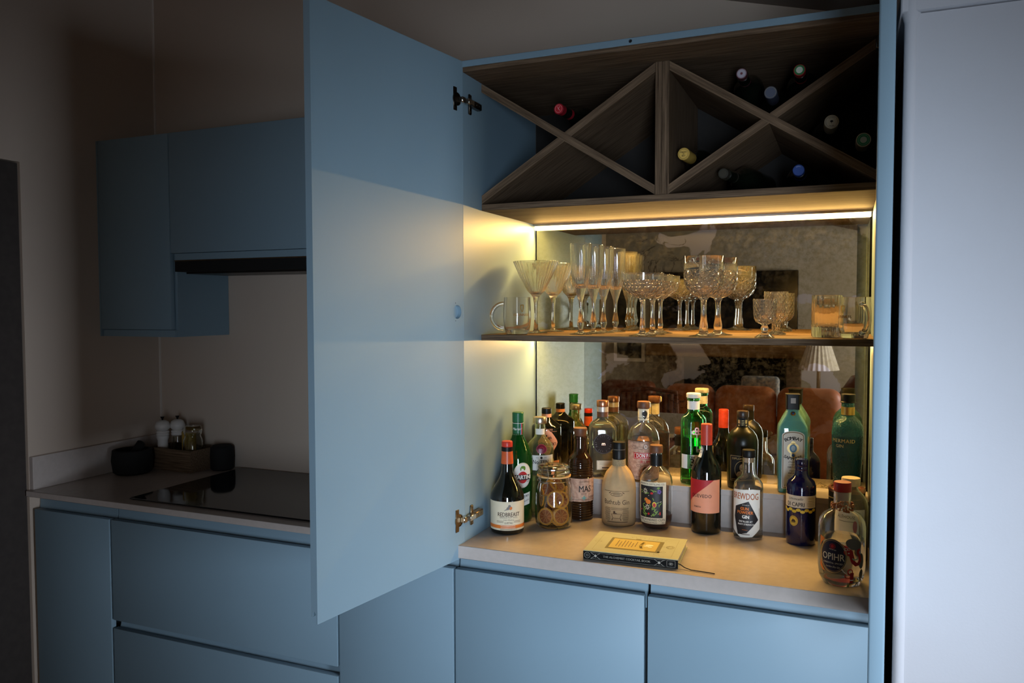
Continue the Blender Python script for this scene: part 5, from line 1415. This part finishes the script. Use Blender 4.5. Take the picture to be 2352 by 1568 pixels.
wine('wine bottle with green disc and cream capsule, nearest the right side panel', 0.9395, 1.903, 0.0160, pm('cap_ivory', (0, 0, 0)), pm('cap_emerald', (0.02, 0.28, 0.13), 0.45), pm('cap_mint', (0.55, 0.66, 0.55), 0.5), [DISC(0, 0, 0.0072), RING(0, 0, 0.0110, 0.0110, 0.0004, 24)], 0.03)
wine('wine bottle with bright blue capsule, standing out in the bottom cell', 0.801, 1.8440 + 0.0, 0.0134, pm('cap_royal', (0.01, 0.04, 0.20), 0.4), pm('cap_royal2', (0.01, 0.06, 0.30), 0.45), pm('cap_white', (0.70, 0.74, 0.80), 0.5), [TARC('WINERY', 0, 0, 0.0085, 0.0024, 0.0)])
wine('wine bottle with near-black olive capsule, left side of the bottom cell', 0.628, 1.848, 0.0128, pm('cap_olive', (0.03, 0.026, 0.018), 0.5), pm('cap_olive2', (0.045, 0.04, 0.028), 0.5), INK, ringm(0.010), -0.22)

# ------------------------------------------------------------------ book
bk = thing('book', 'cream cocktail book with black spine lying on the bar worktop', 'book', (0.326, 0.020, ZW + 0.0004), math.radians(3.0))
W_, D_, H_ = 0.2290, 0.175, 0.0205
bm = bmesh.new()
add_box(bm, 0.001, W_ - 0.004, 0.003, D_ - 0.004, 0.0021, H_ - 0.0021)
from_bm('pages', bm, pm('page_block', (0.52, 0.50, 0.42), 0.8, var=0.15, scale=500), bk)
BC = pm('book_cloth_cream', (0.40, 0.42, 0.31), 0.6, var=0.04)
bm = bmesh.new()
add_box(bm, 0, W_, 0.0022, D_, 0, 0.0020, 0.0004)
add_box(bm, 0, W_, 0.0022, D_, H_ - 0.0020, H_, 0.0004)
from_bm('cover', bm, BC, bk, 40)
spn = box('spine', 0, W_, 0.0, 0.0021, 0.0002, H_ - 0.0016, pm('spine_black', (0.006, 0.006, 0.006), 0.6, spec=0.12, var=0.2), bk, 0.0006)
fs = lambda s_, z_, lift: (s_, -0.0003 - lift, z_)
zc = 0.0097
sh = [T('THE ALCHEMIST COCKTAIL BOOK', 0.107, zc, 0.0068, 0.012, width=0.115), RING(0.0105, zc, 0.0072, 0.0072, 0.0006, 24), FRAME(0.0080, 0.0130, zc - 0.0025, zc + 0.0025, 0.0005), FRAME(0.2030, 0.2230, 0.0022, 0.0172, 0.0004), RING(0.2110, zc, 0.0030, 0.0030, 0.0006, 14), RING(0.2145, zc, 0.0030, 0.0030, 0.0006, 14), LINES(0.018, 0.200, 0.0022, 0.0168, 2, 0.0004)]
for c_ in (0.0310, 0.1850):
    for a_, b_ in (((-0.0120, 0.0022), (0.0120, 0.0172)), ((-0.0120, 0.0172), (0.0120, 0.0022))): sh.append(stroke([(c_ + a_[0], a_[1]), (c_ + b_[0], b_[1])], 0.0003))
    sh.append(POLY([(c_ - 0.0030, zc), (c_, zc - 0.0040), (c_ + 0.0030, zc), (c_, zc + 0.0040)]))
art('lettering', sh, pm('silver_foil', (0.50, 0.48, 0.42), 0.4, 0.3), fs, spn, 0)
ts = lambda s_, z_, lift: (s_, z_, H_ + 0.0002 + lift)
art('artwork', [RECT(0.045, 0.178, 0.036, 0.130)], pm('olive_frame', (0.13, 0.11, 0.035), 0.6), ts, bk, 0, 0.03)
pnl = art('artwork', [RECT(0.052, 0.168, 0.044, 0.123)], pm('yellow_panel', (0.50, 0.38, 0.09), 0.6, var=0.03), ts, bk, 1, 0.03)
sh = []
for k, (a_, b_) in enumerate(((0.058, 0.110), (0.055, 0.100), (0.058, 0.112), (0.056, 0.108), (0.060, 0.104), (0.060, 0.095), (0.066, 0.108))):
    sh.append(RECT(0.067 + 0.0078 * k, 0.0684 + 0.0078 * k, a_, b_))
sh.append(TARC('ANCIENT', 0, 0, 0.060, 0.0105, 0.01, step=0.125))
v_, f_ = sh.pop()
sh.append(([(0.187 - z_, 0.084 + x_) for x_, z_ in v_], f_))
art('lettering', sh, INKB, ts, pnl, 2)
art('artwork', [DISC(0.147, 0.088, 0.010, 0.007, 10), DISC(0.140, 0.080, 0.007, 0.005, 8), DISC(0.150, 0.075, 0.006, 0.004, 8)], pm('pale_motif', (0.80, 0.78, 0.60), 0.6), ts, pnl, 2)
sh = [FRAME(0.018, 0.211, 0.014, 0.158, 0.0005), RING(0.018, 0.086, 0.009, 0.006, 0.0006, 20), RECT(0.178, 0.190, 0.0900, 0.0914), RING(0.198, 0.091, 0.0100, 0.0130, 0.0009, 24), RING(0.198, 0.091, 0.0060, 0.0125, 0.0007, 24), RING(0.197, 0.091, 0.0090, 0.0060, 0.0007, 20), RING(0.187, 0.048, 0.0060, 0.0050, 0.0008, 18), DISC(0.112, 0.133, 0.008, 0.0035, 12), DISC(0.176, 0.044, 0.005, 0.004, 10)]
for k in range(9): sh.append(stroke([(0.096 + 0.010 * k, 0.140 + 0.002 * (k % 2)), (0.090 + 0.0115 * k, 0.152)], 0.0003))
for k in range(9): sh.append(stroke([(0.096 + 0.010 * k, 0.030), (0.090 + 0.0115 * k, 0.020)], 0.0003))
art('artwork', sh, pm('olive_line', (0.20, 0.17, 0.06), 0.6), ts, bk, 0, 0.03)
tube('ribbon_bookmark', [(W_ - 0.006, 0.010, 0.0100), (W_ + 0.004, 0.008, 0.0085), (W_ + 0.015, 0.004, 0.0035), (W_ + 0.030, -0.003, 0.0016), (W_ + 0.060, -0.006, 0.0014), (W_ + 0.085, -0.010, 0.0014)], 0.0012, BLACKM, bk, 8)

# ------------------------------------------------------------------ the living room, seen in the mirror
BRL = pm('tan_leather', (0.66, 0.25, 0.10), 0.45, var=0.35, scale=7, color2=(0.46, 0.15, 0.055), bump=0.2, bscale=30)
BRD = pm('dark_brown_leather', (0.24, 0.075, 0.036), 0.42, var=0.3, scale=9)
def cushion(name, x0, x1, y0, y1, z0, z1, m, parent, b_=0.05):
    bm = bmesh.new()
    add_box(bm, x0, x1, y0, y1, z0, z1, b_, None, 5)
    return from_bm(name, bm, m, parent, 60)
sf = thing('sofa', 'tan leather sofa seen from behind in the mirror', 'sofa', (0, 0, 0))
for k, (a_, b_) in enumerate(((-0.46, -0.06), (-0.055, 0.42), (0.425, 0.90))):
    cushion('back_cushion', a_, b_, -3.78, -3.56, 0.16, 0.885, BRL, sf, 0.09)
cushion('seat', -0.46, 0.90, -4.45, -3.70, 0.12, 0.44, BRL, sf, 0.06)
for a_ in (-0.58, 0.90): cushion('arm', a_, a_ + 0.16, -4.45, -3.60, 0.12, 0.66, BRL, sf, 0.06)
for x_ in (-0.5, 0.98):
    for y_ in (-4.38, -3.66): lathe('leg', [(0, 0), (0.022, 0), (0.028, 0.12), (0, 0.12)], BLACK, sf, 16, mat=Matrix.Translation((x_, y_, 0)))
s2 = thing('sofa', 'dark brown leather sofa further off, beyond the dining table in the mirror', 'sofa', (0, 0, 0))
for a_, b_ in ((-1.60, -1.12), (-1.11, -0.63)): cushion('back_cushion', a_, b_, -4.12, -3.92, 0.16, 0.865, BRD, s2, 0.07)
cushion('seat', -1.60, -0.63, -4.75, -4.05, 0.12, 0.44, BRD, s2, 0.06)
def dining_chair(label, x, y, rz):
    t = thing('dining_chair', label, 'chair', (x, y, 0), rz, 'ribbed leather dining chairs')
    bm = bmesh.new()
    n = 10
    for k in range(n):
        xx = -0.21 + 0.42 * (k + 0.5) / n
        add_tube(bm, [(xx, -0.20 + 0.02 * abs(k - 4.5) * 0.3, 0.47), (xx, -0.225, 0.66), (xx, -0.24, 0.84)], 0.023, 8)
    from_bm('backrest', bm, BRD, t, 60)
    cushion('seat', -0.23, 0.23, -0.22, 0.22, 0.42, 0.49, BRD, t, 0.02)
    tube('back_frame', [(-0.235, -0.19, 0.45), (-0.235, -0.235, 0.70), (-0.225, -0.25, 0.855), (0.0, -0.26, 0.875), (0.225, -0.25, 0.855), (0.235, -0.235, 0.70), (0.235, -0.19, 0.45)], 0.016, BRD, t, 8)
    for sx in (-0.19, 0.19):
        for sy in (-0.18, 0.18): tube('leg', [(sx, sy, 0.42), (sx * 1.1, sy * 1.1, 0.0)], 0.013, BLACK, t, 8)
    return t
dining_chair('ribbed brown leather dining chair at the far side of the white table', -0.52, -3.02, 0.0)
tb = thing('dining_table', 'white-topped dining table reflected in the lower left of the mirror', 'table', (-0.62, -2.35, 0))
box('table_top', -0.58, 0.58, -0.48, 0.46, 0.725, 0.750, pm('white_table', (0.86, 0.85, 0.85), 0.35, var=0.04), tb, 0.004)
for sx in (-0.5, 0.5):
    for sy in (-0.40, 0.38): box('leg', sx - 0.025, sx + 0.025, sy - 0.025, sy + 0.025, 0.0, 0.7248, WHITEI, tb)
# fireplace
fp = thing('fireplace', 'brick fireplace with a thick oak beam over a dark opening', 'fireplace', (0, 0, 0))
BRK = pm('fire_brick', (0.17, 0.11, 0.065), 0.85, var=0.4, scale=18)
box('jamb', -0.86, -0.72, YF + 0.001, YF + 0.16, 0, 0.985, BRK, fp)
box('jamb', 0.36, 0.50, YF + 0.001, YF + 0.16, 0, 0.985, BRK, fp)
box('firebox', -0.719, 0.359, YF + 0.001, YF + 0.02, 0, 0.985, BLACKM, fp)
box('mantel_beam', -1.10, 0.74, YF + 0.001, YF + 0.26, 0.986, 1.12, wood('oak_beam', 0, (0.14, 0.075, 0.025), (0.27, 0.155, 0.06), 0.7, 0.3), fp, 0.012)
tv = thing('television', 'black flat television above the fireplace beam', 'television', (0, 0, 0))
box('screen', -0.98, 0.46, YF + 0.03, YF + 0.07, 1.20, 1.90, pm('dark_screen', (0.006, 0.006, 0.007), 0.15), tv, 0.006)
box('mount', -0.5, -0.2, YF + 0.001, YF + 0.029, 1.45, 1.65, BLACKM, tv)
wn = thing('framed_picture', 'tall dark framed picture on the wall left of the fireplace, in the mirror', 'picture', (0, 0, 0))
box('frame', -1.52, -1.16, YF + 0.001, YF + 0.03, 0.90, 1.90, WHITEI, wn, 0.004)
box('canvas', -1.48, -1.20, YF + 0.0305, YF + 0.034, 0.94, 1.86, pm('dark_canvas', (0.03, 0.03, 0.02), 0.6, var=0.4, scale=10), wn)
lp = thing('table_lamp', 'table lamp with a pleated white shade on a stand right of the fireplace', 'lamp', (0.68, -5.42, 0))
lathe('stand', [(0, 0), (0.14, 0), (0.14, 0.02), (0.02, 0.04), (0.018, 0.90), (0, 0.90)], BRASSD, lp, 24)
lathe('lamp_shade', [(0.110, 1.14), (0.185, 0.90), (0.183, 0.90), (0.108, 1.14), (0.110, 1.14)], pm('pleated_fabric', (0.78, 0.78, 0.80), 0.8), lp, 96, lambda a, r, z: r * (1 + 0.03 * math.cos(24 * a)))
ac = thing('armchair', 'rounded dark brown armchair behind the tan sofa in the mirror', 'armchair', (1.25, -5.0, 0))
lathe('shell', [(0, 0.10), (0.36, 0.10), (0.40, 0.40), (0.38, 0.72), (0.28, 0.88), (0.12, 0.93), (0, 0.93)], BRD, ac, 32)
lathe('foot', [(0, 0), (0.2, 0), (0.2, 0.099), (0, 0.099)], BLACK, ac, 24)
cu = cushion('scatter_cushion', 0.13, 0.43, -3.86, -3.785, 0.62, 0.955, pm('patterned_cushion', (0.55, 0.57, 0.62), 0.8, var=0.6, scale=45, color2=(0.20, 0.26, 0.38)), None, 0.034)
tag(cu, 'patterned blue-grey scatter cushion peeping over the tan sofa back', 'cushion')

# pale long-haired dog sitting by the sofa, reflected between the blue and teal bottles
FUR = pm('cream_fur', (0.62, 0.50, 0.36), 0.9, var=0.3, scale=30, color2=(0.42, 0.28, 0.16), bump=1.0, bscale=60, sheen=0.3)
def skin(name, nodes, edges, m, parent, sub=2):
    me = bpy.data.meshes.new(name)
    me.from_pydata([n[0] for n in nodes], edges, [])
    o = bpy.data.objects.new(name, me)
    COL.objects.link(o)
    o.modifiers.new('skin', 'SKIN')
    for i, n in enumerate(nodes):
        v = me.skin_vertices[0].data[i]
        v.radius = (n[1], n[1] if len(n) < 3 else n[2])
        v.use_root = (i == 0)
    sb = o.modifiers.new('sub', 'SUBSURF')
    sb.levels = sb.render_levels = sub
    dg = bpy.context.evaluated_depsgraph_get()
    me2 = bpy.data.meshes.new_from_object(o.evaluated_get(dg))
    bpy.data.objects.remove(o, do_unlink=True)
    for p in me2.polygons: p.use_smooth = True
    return link(name, me2, m, parent)
dg_ = thing('dog', 'pale long-haired dog sitting beside the sofa, glimpsed in the mirror', 'dog', (0.62, -2.62, 0), math.radians(200))
nodes = [((0, 0, 0.20), 0.13), ((0, -0.10, 0.33), 0.125), ((0, -0.17, 0.45), 0.11), ((0, -0.20, 0.56), 0.080), ((0, -0.24, 0.66), 0.088), ((0, -0.33, 0.645), 0.055), ((0, -0.40, 0.625), 0.036),
         ((-0.085, -0.20, 0.28), 0.050), ((-0.085, -0.23, 0.14), 0.036), ((-0.085, -0.25, 0.035), 0.034), ((-0.085, -0.31, 0.028), 0.028),
         ((0.085, -0.20, 0.28), 0.050), ((0.085, -0.23, 0.14), 0.036), ((0.085, -0.25, 0.035), 0.034), ((0.085, -0.31, 0.028), 0.028),
         ((-0.13, 0.02, 0.16), 0.075), ((-0.15, -0.12, 0.12), 0.050), ((-0.15, 0.0, 0.04), 0.035), ((-0.15, -0.16, 0.03), 0.030),
         ((0.13, 0.02, 0.16), 0.075), ((0.15, -0.12, 0.12), 0.050), ((0.15, 0.0, 0.04), 0.035), ((0.15, -0.16, 0.03), 0.030),
         ((0, 0.16, 0.10), 0.045), ((0.06, 0.30, 0.06), 0.045), ((0.16, 0.38, 0.05), 0.025)]
edges = [(0, 1), (1, 2), (2, 3), (3, 4), (4, 5), (5, 6), (2, 7), (7, 8), (8, 9), (9, 10), (2, 11), (11, 12), (12, 13), (13, 14), (0, 15), (15, 16), (16, 17), (17, 18), (0, 19), (19, 20), (20, 21), (21, 22), (0, 23), (23, 24), (24, 25)]
skin('body', nodes, edges, FUR, dg_)
for sx in (-1, 1):
    skin('ear', [((sx * 0.060, -0.22, 0.715), 0.026, 0.014), ((sx * 0.100, -0.235, 0.670), 0.032, 0.014), ((sx * 0.105, -0.24, 0.605), 0.020, 0.010)], [(0, 1), (1, 2)], pm('tan_fur', (0.46, 0.29, 0.14), 0.9, var=0.3), dg_)
    lathe('eye', [(0, -0.010), (0.007, -0.007), (0.010, 0), (0.007, 0.007), (0, 0.010)], BLACK, dg_, 14, mat=Matrix.Translation((sx * 0.036, -0.312, 0.685)))
lathe('nose', [(0, -0.014), (0.012, -0.008), (0.017, 0), (0.012, 0.009), (0, 0.012)], BLACK, dg_, 16, mat=Matrix.Translation((0, -0.436, 0.635)))
